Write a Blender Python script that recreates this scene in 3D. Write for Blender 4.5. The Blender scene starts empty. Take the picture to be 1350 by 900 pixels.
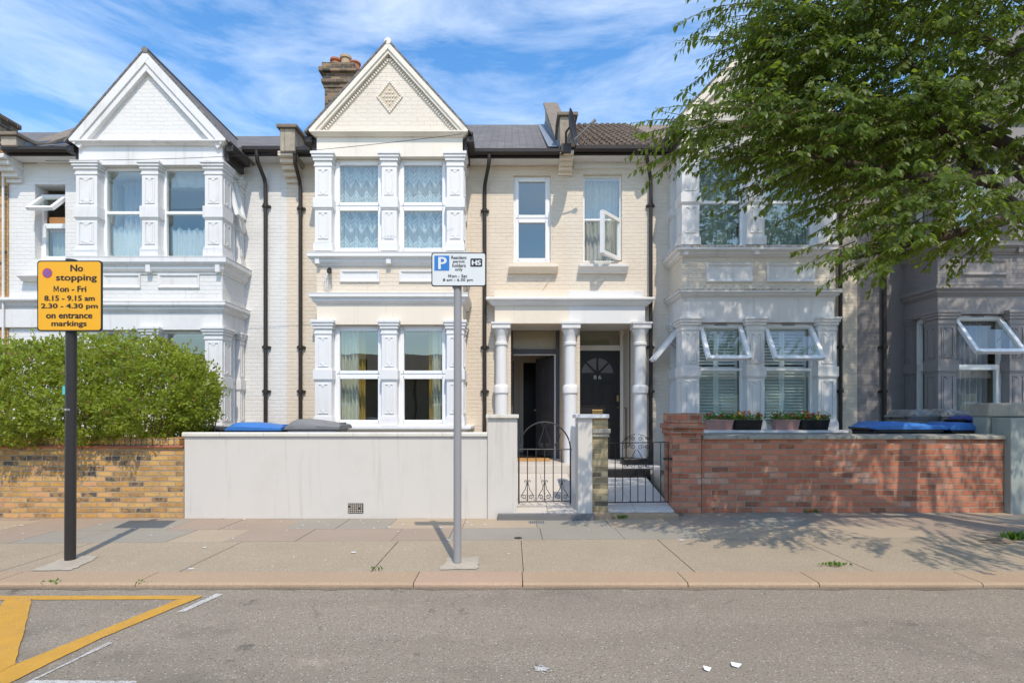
import bpy, bmesh, math, random
import numpy as np
from mathutils import Vector, Matrix

random.seed(7)
rng = np.random.default_rng(7)
scene = bpy.context.scene
COL = scene.collection
R = math.radians

# ------------------------------------------------------------------ camera, sky, sun, exposure
FPX, EYE, HROW = 700.0, 1.4, 545.0           # focal length in photo pixels, eye height, horizon row
cam_d = bpy.data.cameras.new('camera')
cam = bpy.data.objects.new('camera', cam_d); COL.objects.link(cam)
cam_d.sensor_width = 36; cam_d.lens = FPX / 1350 * 36
cam_d.shift_y = (HROW - 450) / 1350
cam_d.clip_end = 2000; cam_d.clip_start = 0.05
cam.location = (0, 0, EYE); cam.rotation_euler = (R(90), 0, 0)
scene.camera = cam

SUN_EL, SUN_AZ = R(55), R(165)               # azimuth: x = sin, y = cos
sd = Vector((math.sin(SUN_AZ) * math.cos(SUN_EL), math.cos(SUN_AZ) * math.cos(SUN_EL), math.sin(SUN_EL)))
sun_d = bpy.data.lights.new('sun', 'SUN'); sun_d.energy = 2.95; sun_d.angle = R(0.5); sun_d.color = (1, 0.895, 0.75)
sun = bpy.data.objects.new('sun', sun_d); COL.objects.link(sun)
sun.rotation_euler = sd.to_track_quat('Z', 'Y').to_euler()

world = bpy.data.worlds.new('World'); scene.world = world; world.use_nodes = True
wn = world.node_tree; wn.nodes.clear()
def wnode(t, **k):
    n = wn.nodes.new(t)
    for a, b in k.items(): setattr(n, a, b)
    return n
sky = wnode('ShaderNodeTexSky', sky_type='NISHITA', sun_disc=False, sun_elevation=SUN_EL, sun_rotation=SUN_AZ, air_density=1.15, dust_density=0.6, ozone_density=1.6)
hs = wnode('ShaderNodeHueSaturation'); hs.inputs['Saturation'].default_value = 1.3; hs.inputs['Value'].default_value = 1.45
wn.links.new(sky.outputs[0], hs.inputs['Color'])
tc = wnode('ShaderNodeTexCoord')
mp = wnode('ShaderNodeMapping'); mp.inputs['Rotation'].default_value = (0.2, R(-24), R(10)); mp.inputs['Scale'].default_value = (1.25, 1.5, 5.2)
wn.links.new(tc.outputs['Generated'], mp.inputs['Vector'])
nz = wnode('ShaderNodeTexNoise'); nz.inputs['Scale'].default_value = 2.3; nz.inputs['Detail'].default_value = 9; nz.inputs['Roughness'].default_value = 0.62; nz.inputs['Distortion'].default_value = 0.5
wn.links.new(mp.outputs[0], nz.inputs['Vector'])
rp = wnode('ShaderNodeValToRGB'); rp.color_ramp.elements[0].position = 0.40; rp.color_ramp.elements[1].position = 0.92
rp.color_ramp.elements[1].color = (0.72, 0.72, 0.72, 1)
wn.links.new(nz.outputs['Fac'], rp.inputs['Fac'])
mx = wnode('ShaderNodeMix', data_type='RGBA'); mx.inputs[7].default_value = (7.4, 7.9, 8.4, 1)
wn.links.new(rp.outputs['Color'], mx.inputs[0]); wn.links.new(hs.outputs['Color'], mx.inputs[6])
bg = wnode('ShaderNodeBackground'); bg.inputs['Strength'].default_value = 0.15
wo = wnode('ShaderNodeOutputWorld')
wn.links.new(mx.outputs[2], bg.inputs['Color']); wn.links.new(bg.outputs[0], wo.inputs['Surface'])

vs = scene.view_settings
vs.view_transform = 'Standard'; vs.look = 'None'; vs.gamma = 1; vs.use_curve_mapping = False
vs.exposure = 0.3
scene.render.engine = 'CYCLES'
scene.cycles.max_bounces = 8; scene.cycles.transparent_max_bounces = 16

# ------------------------------------------------------------------ helpers
def X(px, Y): return (px - 675.0) / FPX * Y
def Z(py, Y): return EYE + (HROW - py) / FPX * Y
def G(px, py, z=0.0):
    Y = (EYE - z) * FPX / (py - HROW)
    return (X(px, Y), Y)

class MB:
    def __init__(s): s.v = []; s.f = []; s.m = []
    def add(s, vs, fs, mat=0):
        o = len(s.v); s.v += [tuple(p) for p in vs]
        for f in fs: s.f.append([i + o for i in f]); s.m.append(mat)
    def quad(s, a, b, c, d, mat=0): s.add([a, b, c, d], [(0, 1, 2, 3)], mat)
    def box(s, x0, x1, y0, y1, z0, z1, mat=0):
        s.add([(x, y, z) for x in (x0, x1) for y in (y0, y1) for z in (z0, z1)],
              [(0, 1, 3, 2), (4, 6, 7, 5), (0, 4, 5, 1), (2, 3, 7, 6), (0, 2, 6, 4), (1, 5, 7, 3)], mat)
    def lbox(s, mp, u0, u1, d0, d1, z0, z1, mat=0):
        s.add([mp(x, y, z) for x in (u0, u1) for y in (d0, d1) for z in (z0, z1)],
              [(0, 1, 3, 2), (4, 6, 7, 5), (0, 4, 5, 1), (2, 3, 7, 6), (0, 2, 6, 4), (1, 5, 7, 3)], mat)
    def prism(s, pts, plane, d0, d1, mat=0):
        if plane == 'xz': g = lambda p, d: (p[0], d, p[1])
        elif plane == 'yz': g = lambda p, d: (d, p[0], p[1])
        else: g = lambda p, d: (p[0], p[1], d)
        n = len(pts)
        s.add([g(p, d0) for p in pts] + [g(p, d1) for p in pts],
              [tuple(range(n)), tuple(range(2 * n - 1, n - 1, -1))] + [(i, (i + 1) % n, n + (i + 1) % n, n + i) for i in range(n)], mat)
    def tube(s, pts, r, n=8, mat=0, r1=None):
        pts = [Vector(p) for p in pts]; k = len(pts); rings = []
        up = Vector((0, 0, 1))
        for i, p in enumerate(pts):
            t = (pts[min(i + 1, k - 1)] - pts[max(i - 1, 0)]).normalized()
            a = t.cross(up if abs(t.z) < 0.95 else Vector((0, 1, 0))).normalized(); b = t.cross(a).normalized()
            rr = r if r1 is None else r + (r1 - r) * i / (k - 1)
            rings.append([p + a * math.cos(q) * rr + b * math.sin(q) * rr for q in [2 * math.pi * j / n for j in range(n)]])
        vs = [v for rg in rings for v in rg]; fs = []
        for i in range(k - 1):
            for j in range(n):
                fs.append((i * n + j, i * n + (j + 1) % n, (i + 1) * n + (j + 1) % n, (i + 1) * n + j))
        fs.append(tuple(range(n))); fs.append(tuple((k - 1) * n + j for j in range(n - 1, -1, -1)))
        s.add(vs, fs, mat)
    def lathe(s, cx, cy, prof, n=28, mat=0):
        vs = [(cx + r * math.cos(2 * math.pi * j / n), cy + r * math.sin(2 * math.pi * j / n), z) for r, z in prof for j in range(n)]
        fs = [(i * n + j, i * n + (j + 1) % n, (i + 1) * n + (j + 1) % n, (i + 1) * n + j) for i in range(len(prof) - 1) for j in range(n)]
        fs.append(tuple(range(n))); fs.append(tuple((len(prof) - 1) * n + j for j in range(n)))
        s.add(vs, fs, mat)
    def sweep(s, path, prof, mat=0):
        """moulding: path of (x, y) with outward on the right of travel; prof of (out, z)"""
        P = [Vector(p) for p in path]; n = len(P); m = len(prof); vs = []
        for i in range(n):
            ns = []
            if i > 0: d = (P[i] - P[i - 1]).normalized(); ns.append(Vector((d.y, -d.x)))
            if i < n - 1: d = (P[i + 1] - P[i]).normalized(); ns.append(Vector((d.y, -d.x)))
            nn = ns[0] if len(ns) == 1 else (ns[0] + ns[1]) / (1 + ns[0].dot(ns[1]))
            for o, z in prof: q = P[i] + nn * o; vs.append((q.x, q.y, z))
        fs = [(i * m + j, i * m + (j + 1) % m, (i + 1) * m + (j + 1) % m, (i + 1) * m + j) for i in range(n - 1) for j in range(m)]
        fs.append(tuple(range(m))); fs.append(tuple((n - 1) * m + j for j in range(m)))
        s.add(vs, fs, mat)
    def holes(s, mp, u0, u1, z0, z1, hs, th, mat=0, rmat=None):
        """wall sheet with rectangular openings, front at d=0, back at d=-th, with reveals"""
        rmat = mat if rmat is None else rmat
        us = sorted({u0, u1, *[c for h in hs for c in h[:2] if u0 < c < u1]}); zs = sorted({z0, z1, *[c for h in hs for c in h[2:] if z0 < c < z1]})
        inh = lambda u, z: any(h[0] < u < h[1] and h[2] < z < h[3] for h in hs)
        for a, b in zip(us, us[1:]):
            for c, d in zip(zs, zs[1:]):
                if inh((a + b) / 2, (c + d) / 2): continue
                s.quad(mp(a, 0, c), mp(b, 0, c), mp(b, 0, d), mp(a, 0, d), mat)
                s.quad(mp(a, -th, c), mp(a, -th, d), mp(b, -th, d), mp(b, -th, c), mat)
        for a, b, c, d in hs:
            s.quad(mp(a, 0, c), mp(a, -th, c), mp(a, -th, d), mp(a, 0, d), rmat)
            s.quad(mp(b, 0, c), mp(b, 0, d), mp(b, -th, d), mp(b, -th, c), rmat)
            s.quad(mp(a, 0, d), mp(a, -th, d), mp(b, -th, d), mp(b, 0, d), rmat)
            s.quad(mp(a, 0, c), mp(b, 0, c), mp(b, -th, c), mp(a, -th, c), rmat)
    def build(s, name, mats, parent=None, bevel=0, smooth=False, fix=True, origin=None, weld=False):
        me = bpy.data.meshes.new(name)
        vs = s.v
        if origin is not None: vs = [(x - origin[0], y - origin[1], z - origin[2]) for x, y, z in vs]
        me.from_pydata(vs, [], s.f)
        if not isinstance(mats, (list, tuple)): mats = [mats]
        for m in mats: me.materials.append(m)
        me.polygons.foreach_set('material_index', s.m)
        if fix:
            bm = bmesh.new(); bm.from_mesh(me)
            if weld: bmesh.ops.remove_doubles(bm, verts=bm.verts, dist=1e-5)
            bmesh.ops.recalc_face_normals(bm, faces=bm.faces); bm.to_mesh(me); bm.free()
        if smooth:
            me.polygons.foreach_set('use_smooth', [True] * len(me.polygons))
            try: me.set_sharp_from_angle(angle=R(40))
            except Exception: pass
        o = bpy.data.objects.new(name, me); COL.objects.link(o)
        if origin is not None: o.location = origin
        if parent is not None:
            o.parent = parent
            pl = parent['_w'] if '_w' in parent.keys() else (0, 0, 0)
            base = Vector(origin) if origin is not None else Vector((0, 0, 0))
            o.location = base - Vector(pl)
            o['_w'] = tuple(base)
        else:
            o['_w'] = tuple(origin) if origin is not None else (0.0, 0.0, 0.0)
        if bevel:
            b = o.modifiers.new('bevel', 'BEVEL'); b.width = bevel; b.segments = 2; b.limit_method = 'ANGLE'; b.angle_limit = R(35)
        return o

def tag(o, label=None, cat=None, group=None, kind=None):
    if label: o['label'] = label
    if cat: o['category'] = cat
    if group: o['group'] = group
    if kind: o['kind'] = kind
    return o
def thing(name, label, cat, loc=(0, 0, 0), group=None):
    o = bpy.data.objects.new(name, None); COL.objects.link(o); o.location = loc; o['_w'] = tuple(float(c) for c in loc)
    o.empty_display_size = 0.2
    return tag(o, label, cat, group)
def copy_tree(o, parent=None):
    c = o.copy(); COL.objects.link(c); c.parent = parent
    for ch in list(o.children): copy_tree(ch, c)
    return c
def fmap(yf): return lambda u, d, z: (u, yf - d, z)
def rmap(xr): return lambda u, d, z: (xr + d, u, z)
def lmap(xl): return lambda u, d, z: (xl - d, u, z)

def np_mesh(name, T, faces, P, Rm, S, mats, midx=None, parent=None):
    """many copies of a small template (leaf) as one mesh; P (N,3), Rm (N,3,3), S (N,)"""
    N, k = len(P), len(T)
    V = (np.einsum('nij,kj->nki', Rm, T) * S[:, None, None] + P[:, None, :]).reshape(-1, 3)
    fl = np.array([len(f) for f in faces]); L = np.concatenate([np.array(f) for f in faces])
    loops = (L[None, :] + (np.arange(N) * k)[:, None]).ravel()
    tot = np.tile(fl, N); start = np.concatenate([[0], np.cumsum(tot)[:-1]])
    me = bpy.data.meshes.new(name)
    me.vertices.add(len(V)); me.vertices.foreach_set('co', V.astype(np.float32).ravel())
    me.loops.add(len(loops)); me.loops.foreach_set('vertex_index', loops.astype(np.int32))
    me.polygons.add(len(tot)); me.polygons.foreach_set('loop_start', start.astype(np.int32)); me.polygons.foreach_set('loop_total', tot.astype(np.int32))
    for m in (mats if isinstance(mats, list) else [mats]): me.materials.append(m)
    if midx is not None: me.polygons.foreach_set('material_index', np.repeat(midx, len(fl)).astype(np.int32))
    me.update(calc_edges=True); me.validate()
    o = bpy.data.objects.new(name, me); COL.objects.link(o)
    if parent is not None: o.parent = parent; o.location = -Vector(parent.location)
    return o
def frames(axis, normal):
    """rotation matrices with local y = axis, local z ~ normal"""
    a = axis / np.linalg.norm(axis, axis=1, keepdims=True)
    x = np.cross(a, normal); x /= np.linalg.norm(x, axis=1, keepdims=True) + 1e-9
    z = np.cross(x, a)
    return np.stack([x, a, z], axis=2)

# ------------------------------------------------------------------ materials
class NT:
    def __init__(s, name):
        s.mat = bpy.data.materials.new(name); s.mat.use_nodes = True; s.t = s.mat.node_tree; s.t.nodes.clear()
        s.out = s.t.nodes.new('ShaderNodeOutputMaterial')
    def n(s, typ, ins=None, **k):
        nd = s.t.nodes.new(typ)
        for a, b in k.items(): setattr(nd, a, b)
        for a, b in (ins or {}).items(): s.set(nd, a, b)
        return nd
    def set(s, nd, key, val):
        sock = nd.inputs[key]
        if isinstance(val, bpy.types.NodeSocket): s.t.links.new(val, sock)
        else: sock.default_value = val
    def pos(s): return s.n('ShaderNodeNewGeometry').outputs['Position']
    def noise(s, scale, detail=5, rough=0.6, vec=None, dist=0.0):
        return s.n('ShaderNodeTexNoise', {'Vector': vec or s.pos(), 'Scale': scale, 'Detail': detail, 'Roughness': rough, 'Distortion': dist}).outputs['Fac']
    def ramp(s, fac, stops, interp='LINEAR'):
        r = s.n('ShaderNodeValToRGB', {'Fac': fac}); cr = r.color_ramp; cr.interpolation = interp
        while len(cr.elements) < len(stops): cr.elements.new(0.5)
        for e, (p, c) in zip(cr.elements, stops):
            e.position = p; e.color = (c[0], c[1], c[2], 1) if hasattr(c, '__len__') else (c, c, c, 1)
        return r.outputs['Color']
    def mix(s, fac, a, b, blend='MIX'):
        m = s.n('ShaderNodeMix', data_type='RGBA', blend_type=blend)
        c = lambda q: (q[0], q[1], q[2], 1) if isinstance(q, (tuple, list)) else q
        s.set(m, 0, fac); s.set(m, 6, c(a)); s.set(m, 7, c(b)); return m.outputs[2]
    def math(s, op, a, b=0.0, c=0.0):
        m = s.n('ShaderNodeMath', operation=op); s.set(m, 0, a); s.set(m, 1, b); s.set(m, 2, c); return m.outputs[0]
    def bump(s, h, strength=0.5, dist=0.01, normal=None):
        b = s.n('ShaderNodeBump', {'Height': h, 'Strength': strength, 'Distance': dist})
        if normal: s.set(b, 'Normal', normal)
        return b.outputs[0]
    def bsdf(s, color, rough=0.7, normal=None, metal=0.0, spec=0.4, alpha=None):
        c = (color[0], color[1], color[2], 1) if isinstance(color, (tuple, list)) else color
        b = s.n('ShaderNodeBsdfPrincipled', {'Base Color': c, 'Roughness': rough, 'Metallic': metal, 'Specular IOR Level': spec})
        if normal: s.set(b, 'Normal', normal)
        if alpha is not None: s.set(b, 'Alpha', alpha)
        s.t.links.new(b.outputs[0], s.out.inputs['Surface']); return s.mat
    def wallvec(s):
        """planar coordinates on upright walls: along the wall, height"""
        g = s.n('ShaderNodeNewGeometry'); p = s.n('ShaderNodeSeparateXYZ', {0: g.outputs['Position']}); q = s.n('ShaderNodeSeparateXYZ', {0: g.outputs['True Normal']})
        side = s.math('GREATER_THAN', s.math('ABSOLUTE', q.outputs[0]), 0.7)
        u = s.math('ADD', s.math('MULTIPLY', p.outputs[0], s.math('SUBTRACT', 1.0, side)), s.math('MULTIPLY', p.outputs[1], side))
        return s.n('ShaderNodeCombineXYZ', {0: u, 1: p.outputs[2], 2: 0.0}).outputs[0], p.outputs[2]

def jitter(t, v, amt, scale):
    nn = t.n('ShaderNodeTexNoise', {'Vector': v, 'Scale': scale, 'Detail': 2.0})
    s = t.n('ShaderNodeVectorMath', {0: nn.outputs['Color'], 1: (0.5, 0.5, 0.5)}, operation='SUBTRACT')
    s2 = t.n('ShaderNodeVectorMath', {0: s.outputs[0]}, operation='SCALE'); s2.inputs['Scale'].default_value = amt
    return t.n('ShaderNodeVectorMath', {0: v, 1: s2.outputs[0]}, operation='ADD').outputs[0]

def painted_brick(name, col, dirt=(0.42, 0.38, 0.32), dirt_amt=0.25, strength=0.55):
    t = NT(name); v, z = t.wallvec(); v2 = jitter(t, v, 0.012, 9.0)
    b = t.n('ShaderNodeTexBrick', {'Vector': v2, 'Scale': 1.0, 'Mortar Size': 0.008, 'Mortar Smooth': 0.6, 'Brick Width': 0.225, 'Row Height': 0.072, 'Color1': (0, 0, 0, 1), 'Color2': (1, 1, 1, 1)})
    gr = t.noise(38, 6, 0.65); big = t.noise(1.1, 6, 0.6)
    fade = t.ramp(t.noise(2.6, 3, 0.6), [(0.35, 0.25), (0.6, 1.0)])
    h = t.math('ADD', t.math('MULTIPLY', t.math('SUBTRACT', 1.0, t.math('MULTIPLY', b.outputs['Fac'], fade)), 1.0), t.math('MULTIPLY', gr, 0.8))
    h = t.math('ADD', h, t.math('MULTIPLY', t.ramp(b.outputs['Color'], [(0, 0), (1, 1)]), 0.35))
    c = t.mix(t.math('MULTIPLY', t.ramp(big, [(0.5, 0), (0.78, 1)]), dirt_amt), col, dirt)
    c = t.mix(t.math('MULTIPLY', b.outputs['Color'], 0.1), c, tuple(x * 0.78 for x in col))
    c = t.mix(t.math('MULTIPLY', b.outputs['Fac'], 0.12), c, tuple(x * 0.75 for x in col))
    st = t.noise(1.0, 5, 0.7, t.n('ShaderNodeMapping', {'Vector': t.pos(), 'Scale': (7, 7, 0.5)}).outputs[0])
    c = t.mix(t.math('MULTIPLY', t.ramp(st, [(0.58, 0), (0.75, 1)]), dirt_amt), c, dirt)
    pits = t.ramp(t.noise(16, 4, 0.7), [(0.66, 0), (0.72, 1)])
    c = t.mix(t.math('MULTIPLY', pits, 0.25), c, dirt)
    return t.bsdf(c, 0.62, t.bump(h, strength, 0.012), spec=0.3)

def paint(name, col, rough=0.55, dirt=(0.4, 0.36, 0.3), amt=0.2, bump=0.15, scale=2.0):
    t = NT(name); a = t.noise(scale, 7, 0.65); f = t.noise(60, 4, 0.6)
    c = t.mix(t.math('MULTIPLY', t.ramp(a, [(0.5, 0), (0.8, 1)]), amt), col, dirt)
    sp = t.ramp(t.noise(24, 5, 0.7), [(0.68, 0), (0.75, 1)])
    c = t.mix(t.math('MULTIPLY', sp, amt * 0.9), c, dirt)
    st = t.noise(1.0, 5, 0.7, t.n('ShaderNodeMapping', {'Vector': t.pos(), 'Scale': (9, 9, 0.55)}).outputs[0])
    c = t.mix(t.math('MULTIPLY', t.ramp(st, [(0.56, 0), (0.72, 1)]), min(1.0, amt * 1.5)), c, dirt)
    c = t.mix(t.math('MULTIPLY', t.ramp(t.noise(5.5, 6, 0.75), [(0.6, 0), (0.66, 1)]), amt * .55), c, tuple(min(1, x * 1.12) for x in col))
    return t.bsdf(c, rough, t.bump(t.math('ADD', f, t.math('MULTIPLY', a, 0.5)), bump, 0.006), spec=0.35)

def stained_ledge(name, col):
    t = NT(name)
    p = t.n('ShaderNodeMapping', {'Vector': t.pos(), 'Scale': (16, 16, 1.6)}).outputs[0]
    a = t.noise(1.0, 4, 0.7, p)
    c = t.mix(t.ramp(a, [(0.48, 0), (0.6, 0.75)]), col, (0.33, 0.16, 0.06))
    c = t.mix(t.ramp(t.noise(7, 3), [(0.55, 0), (0.7, 0.7)]), c, (0.5, 0.42, 0.3))
    return t.bsdf(c, 0.7, t.bump(t.noise(60), 0.2, 0.005))

def brick(name, stops, mortar, bw=0.225, rh=0.075, ms=0.009, bump=0.8, soot=0.3, offs=0.5, wob_amt=0.5, jit=0.014):
    t = NT(name); v, z = t.wallvec(); v2 = jitter(t, v, jit, 7.0)
    b = t.n('ShaderNodeTexBrick', {'Vector': v2, 'Scale': 1.0, 'Mortar Size': ms, 'Mortar Smooth': 0.35, 'Brick Width': bw, 'Row Height': rh, 'Color1': (0, 0, 0, 1), 'Color2': (1, 1, 1, 1)}, offset=offs)
    wob = t.math('ADD', b.outputs['Color'], t.math('MULTIPLY', t.math('SUBTRACT', t.noise(9, 5, 0.7), 0.5), wob_amt))
    c = t.ramp(wob, stops)
    c = t.mix(t.math('MULTIPLY', t.ramp(t.noise(2.2, 6, 0.7), [(0.5, 0), (0.7, 1)]), soot), c, (0.1, 0.08, 0.06))
    c = t.mix(t.ramp(t.noise(30, 4, 0.75), [(0.62, 0), (0.72, 0.6)]), c, mortar)
    c = t.mix(b.outputs['Fac'], c, t.mix(t.noise(14), mortar, tuple(x * 0.6 for x in mortar)))
    h = t.math('ADD', t.math('SUBTRACT', 1.0, b.outputs['Fac']), t.math('MULTIPLY', t.noise(55, 5, 0.7), 0.6))
    return t.bsdf(c, 0.85, t.bump(h, bump, 0.012), spec=0.2)

def grit(name, stops, scale=90, big=(0.6, 0.5), bump=0.5, rough=0.9, specks=None, stain=None, wear=False):
    t = NT(name); a = t.noise(scale, 6, 0.75); b = t.noise(1.3, 6, 0.65); m = t.noise(12, 4, 0.6)
    c = t.ramp(a, stops)
    c = t.mix(t.ramp(b, [(0.35, 0), (0.7, big[0])]), c, tuple(x * big[1] for x in stops[len(stops) // 2][1]))
    c = t.mix(t.math('MULTIPLY', m, 0.18), c, tuple(x * 1.3 for x in stops[len(stops) // 2][1]))
    if stain: c = t.mix(t.ramp(t.noise(0.75, 7, 0.65, t.n('ShaderNodeVectorMath', {0: t.pos(), 1: (9.3, 4.1, 0)}, operation='ADD').outputs[0]), [(0.56, 0), (0.68, 0.8)]), c, stain)
    if wear:
        lane = t.noise(1.0, 4, 0.55, t.n('ShaderNodeMapping', {'Vector': t.pos(), 'Scale': (0.22, 2.3, 1)}).outputs[0])
        c = t.mix(t.math('MULTIPLY', t.ramp(lane, [(0.42, 0), (0.62, 1)]), 0.3), c, tuple(x * 0.72 for x in stops[1][1]))
        oil = t.ramp(t.noise(2.6, 5, 0.6), [(0.64, 0), (0.70, 0.65)]); c = t.mix(oil, c, (0.10, 0.085, 0.07))
        dust = t.ramp(t.noise(3.4, 6, 0.75, t.n('ShaderNodeVectorMath', {0: t.pos(), 1: (31.0, 7.0, 0)}, operation='ADD').outputs[0]), [(0.58, 0), (0.7, 0.4)]); c = t.mix(dust, c, (0.45, 0.38, 0.28))
        wv = t.n('ShaderNodeVectorMath', {0: t.pos(), 1: t.n('ShaderNodeVectorMath', {0: t.n('ShaderNodeTexNoise', {'Vector': t.pos(), 'Scale': 3.0, 'Detail': 5.0}).outputs['Color'], 1: (0.5, 0.5, 0)}, operation='MULTIPLY').outputs[0]}, operation='ADD').outputs[0]
        ck = t.n('ShaderNodeTexVoronoi', {'Vector': wv, 'Scale': 0.55}, feature='DISTANCE_TO_EDGE').outputs['Distance']
        ckm = t.math('MULTIPLY', t.ramp(ck, [(0.0, 1), (0.006, 0)]), t.ramp(t.noise(1.7), [(0.5, 0), (0.62, 0.45)])); c = t.mix(ckm, c, (0.06, 0.05, 0.04))
    if specks:
        vo = t.n('ShaderNodeTexVoronoi', {'Vector': t.pos(), 'Scale': specks[0]})
        r = t.n('ShaderNodeSeparateColor', {0: vo.outputs['Color']})
        f = t.math('MULTIPLY', t.math('LESS_THAN', vo.outputs['Distance'], 0.33), t.math('GREATER_THAN', r.outputs[0], specks[1]))
        c = t.mix(f, c, specks[2])
        f2 = t.math('MULTIPLY', t.math('LESS_THAN', vo.outputs['Distance'], 0.36), t.math('LESS_THAN', r.outputs[0], 0.16))
        c = t.mix(t.math('MULTIPLY', f2, 0.55), c, tuple(x * 0.35 for x in stops[0][1]))
    return t.bsdf(c, rough, t.bump(a, bump, 0.008), spec=0.2)

def plain(name, col, rough=0.5, metal=0.0, amt=0.12, spec=0.4):
    t = NT(name); a = t.noise(9, 6, 0.65)
    c = t.mix(t.math('MULTIPLY', t.ramp(a, [(0.4, 0), (0.75, 1)]), amt), col, tuple(x * 0.55 + 0.03 for x in col))
    return t.bsdf(c, t.math('ADD', t.math('MULTIPLY', a, 0.2), rough - 0.1), t.bump(t.noise(70), 0.05, 0.003), metal, spec)

def glass(name, tint=(0.92, 0.98, 0.97), boost=0.13):
    t = NT(name); v = t.n('ShaderNodeMapping', {'Vector': t.pos(), 'Scale': (1.2, 1.2, 1.2)}).outputs[0]
    nb = t.bump(t.noise(1.6, 1, 0.4, v), 0.05, 0.03)
    tr = t.n('ShaderNodeBsdfTransparent', {'Color': (*tint, 1)}); gl = t.n('ShaderNodeBsdfGlossy', {'Color': (0.95, 1.0, 0.93, 1), 'Roughness': 0.0, 'Normal': nb})
    fr = t.math('ADD', t.math('MULTIPLY', t.math('POWER', t.n('ShaderNodeLayerWeight', {'Blend': 0.5}).outputs['Facing'], 5.0), 0.9), 0.05)
    m = t.n('ShaderNodeMixShader', {0: t.math('MINIMUM', t.math('ADD', t.math('MULTIPLY', fr, 1.2), boost), 1.0), 1: tr.outputs[0], 2: gl.outputs[0]})
    t.t.links.new(m.outputs[0], t.out.inputs['Surface']); return t.mat

def cloth(name, col, trans=0.35, alpha=1.0, lace=False, tier=0.42, wdt=0.2):
    t = NT(name)
    o = t.n('ShaderNodeTexCoord').outputs['Object']; s = t.n('ShaderNodeSeparateXYZ', {0: o})
    c = (*col, 1); al = alpha
    if lace:
        zig = t.math('PINGPONG', t.math('ADD', s.outputs[0], 50.0), wdt / 2)
        h = t.math('ADD', s.outputs[2], t.math('MULTIPLY', zig, -1.5))
        fr = t.math('FRACT', t.math('DIVIDE', t.math('ADD', h, 50.0), tier))
        lines = t.math('FRACT', t.math('MULTIPLY', fr, 5.0))
        ln = t.ramp(lines, [(0.0, 0), (0.12, 0), (0.2, 1), (0.85, 1), (0.95, 0)])
        dense = t.ramp(fr, [(0.0, 1.0), (0.52, 0.85), (0.56, 0.22), (0.95, 0.1), (1.0, 1.0)])
        ln = t.math('ADD', t.math('MULTIPLY', ln, 0.55), 0.45)
        dots = t.ramp(t.n('ShaderNodeTexVoronoi', {'Vector': o, 'Scale': 46.0}).outputs['Distance'], [(0.25, 0.55), (0.45, 1)])
        al = t.math('ADD', t.math('MULTIPLY', t.math('MULTIPLY', t.math('MULTIPLY', ln, dots), dense), 0.6), 0.36)
    elif alpha < 1:
        al = t.math('ADD', t.math('MULTIPLY', t.noise(70, 3, 0.7, o), 0.5), alpha - 0.25)
    d = t.n('ShaderNodeBsdfDiffuse', {'Color': c}); tl = t.n('ShaderNodeBsdfTranslucent', {'Color': c})
    m = t.n('ShaderNodeMixShader', {0: trans, 1: d.outputs[0], 2: tl.outputs[0]})
    tp = t.n('ShaderNodeBsdfTransparent')
    m2 = t.n('ShaderNodeMixShader', {0: al, 1: tp.outputs[0], 2: m.outputs[0]})
    t.t.links.new(m2.outputs[0], t.out.inputs['Surface']); return t.mat

def leafmat(name, col, tcol, trans=0.4, spec=0.35, rough=0.45, var=0.5):
    t = NT(name); n1 = t.noise(7, 4, 0.6)
    wn_ = t.n('ShaderNodeTexWhiteNoise', {0: t.n('ShaderNodeVectorMath', {0: t.pos(), 1: (0.09, 0.09, 0.09)}, operation='SNAP').outputs[0]}).outputs['Value']
    f = t.math('ADD', t.math('MULTIPLY', n1, 0.6), t.math('MULTIPLY', wn_, 0.4))
    lo = tuple(x * (1 - var) for x in col); hi = tuple(x * (1 + var) for x in col)
    c = t.mix(f, lo, hi)
    b = t.n('ShaderNodeBsdfPrincipled', {'Base Color': c, 'Roughness': rough, 'Specular IOR Level': spec})
    tl = t.n('ShaderNodeBsdfTranslucent', {'Color': (*tcol, 1)})
    m = t.n('ShaderNodeMixShader', {0: trans, 1: b.outputs[0], 2: tl.outputs[0]})
    t.t.links.new(m.outputs[0], t.out.inputs['Surface']); return t.mat

M = {}
M['brick_white'] = painted_brick('white_painted_brick', (0.74, 0.725, 0.695), dirt_amt=0.3, strength=0.5)
M['brick_cream'] = painted_brick('cream_painted_brick', (0.733, 0.634, 0.508), dirt=(0.5, 0.42, 0.32))
M['brick_cream_pale'] = painted_brick('pale_cream_painted_brick', (0.733, 0.649, 0.536), dirt=(0.5, 0.42, 0.32))
M['brick_gable'] = painted_brick('ivory_painted_brick', (0.733, 0.663, 0.564), dirt=(0.45, 0.38, 0.3), dirt_amt=0.3)
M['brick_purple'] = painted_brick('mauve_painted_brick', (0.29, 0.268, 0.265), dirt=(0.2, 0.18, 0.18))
M['white'] = paint('white_masonry_paint', (0.735, 0.72, 0.70), amt=0.26)
M['white_clean'] = paint('fresh_white_paint', (0.76, 0.75, 0.735), amt=0.1)
M['cream'] = paint('cream_masonry_paint', (0.79, 0.70, 0.575), amt=0.12)
M['ivory'] = paint('ivory_masonry_paint', (0.78, 0.72, 0.62), amt=0.2)
M['tan'] = paint('weathered_shaded_tan', (0.58, 0.49, 0.37), 0.8, amt=0.4)  # grime plus painted-in shade behind the raised diamond lattice
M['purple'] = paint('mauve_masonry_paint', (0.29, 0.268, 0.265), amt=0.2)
M['ledge_rust'] = stained_ledge('stained_ledge', (0.66, 0.64, 0.6))
M['upvc'] = plain('white_window_frame', (0.84, 0.84, 0.84), 0.35, amt=0.04)
M['glass'] = glass('window_glass')
M['glass_dark'] = glass('dim_glass', (0.75, 0.74, 0.66), 0.02)
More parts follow.
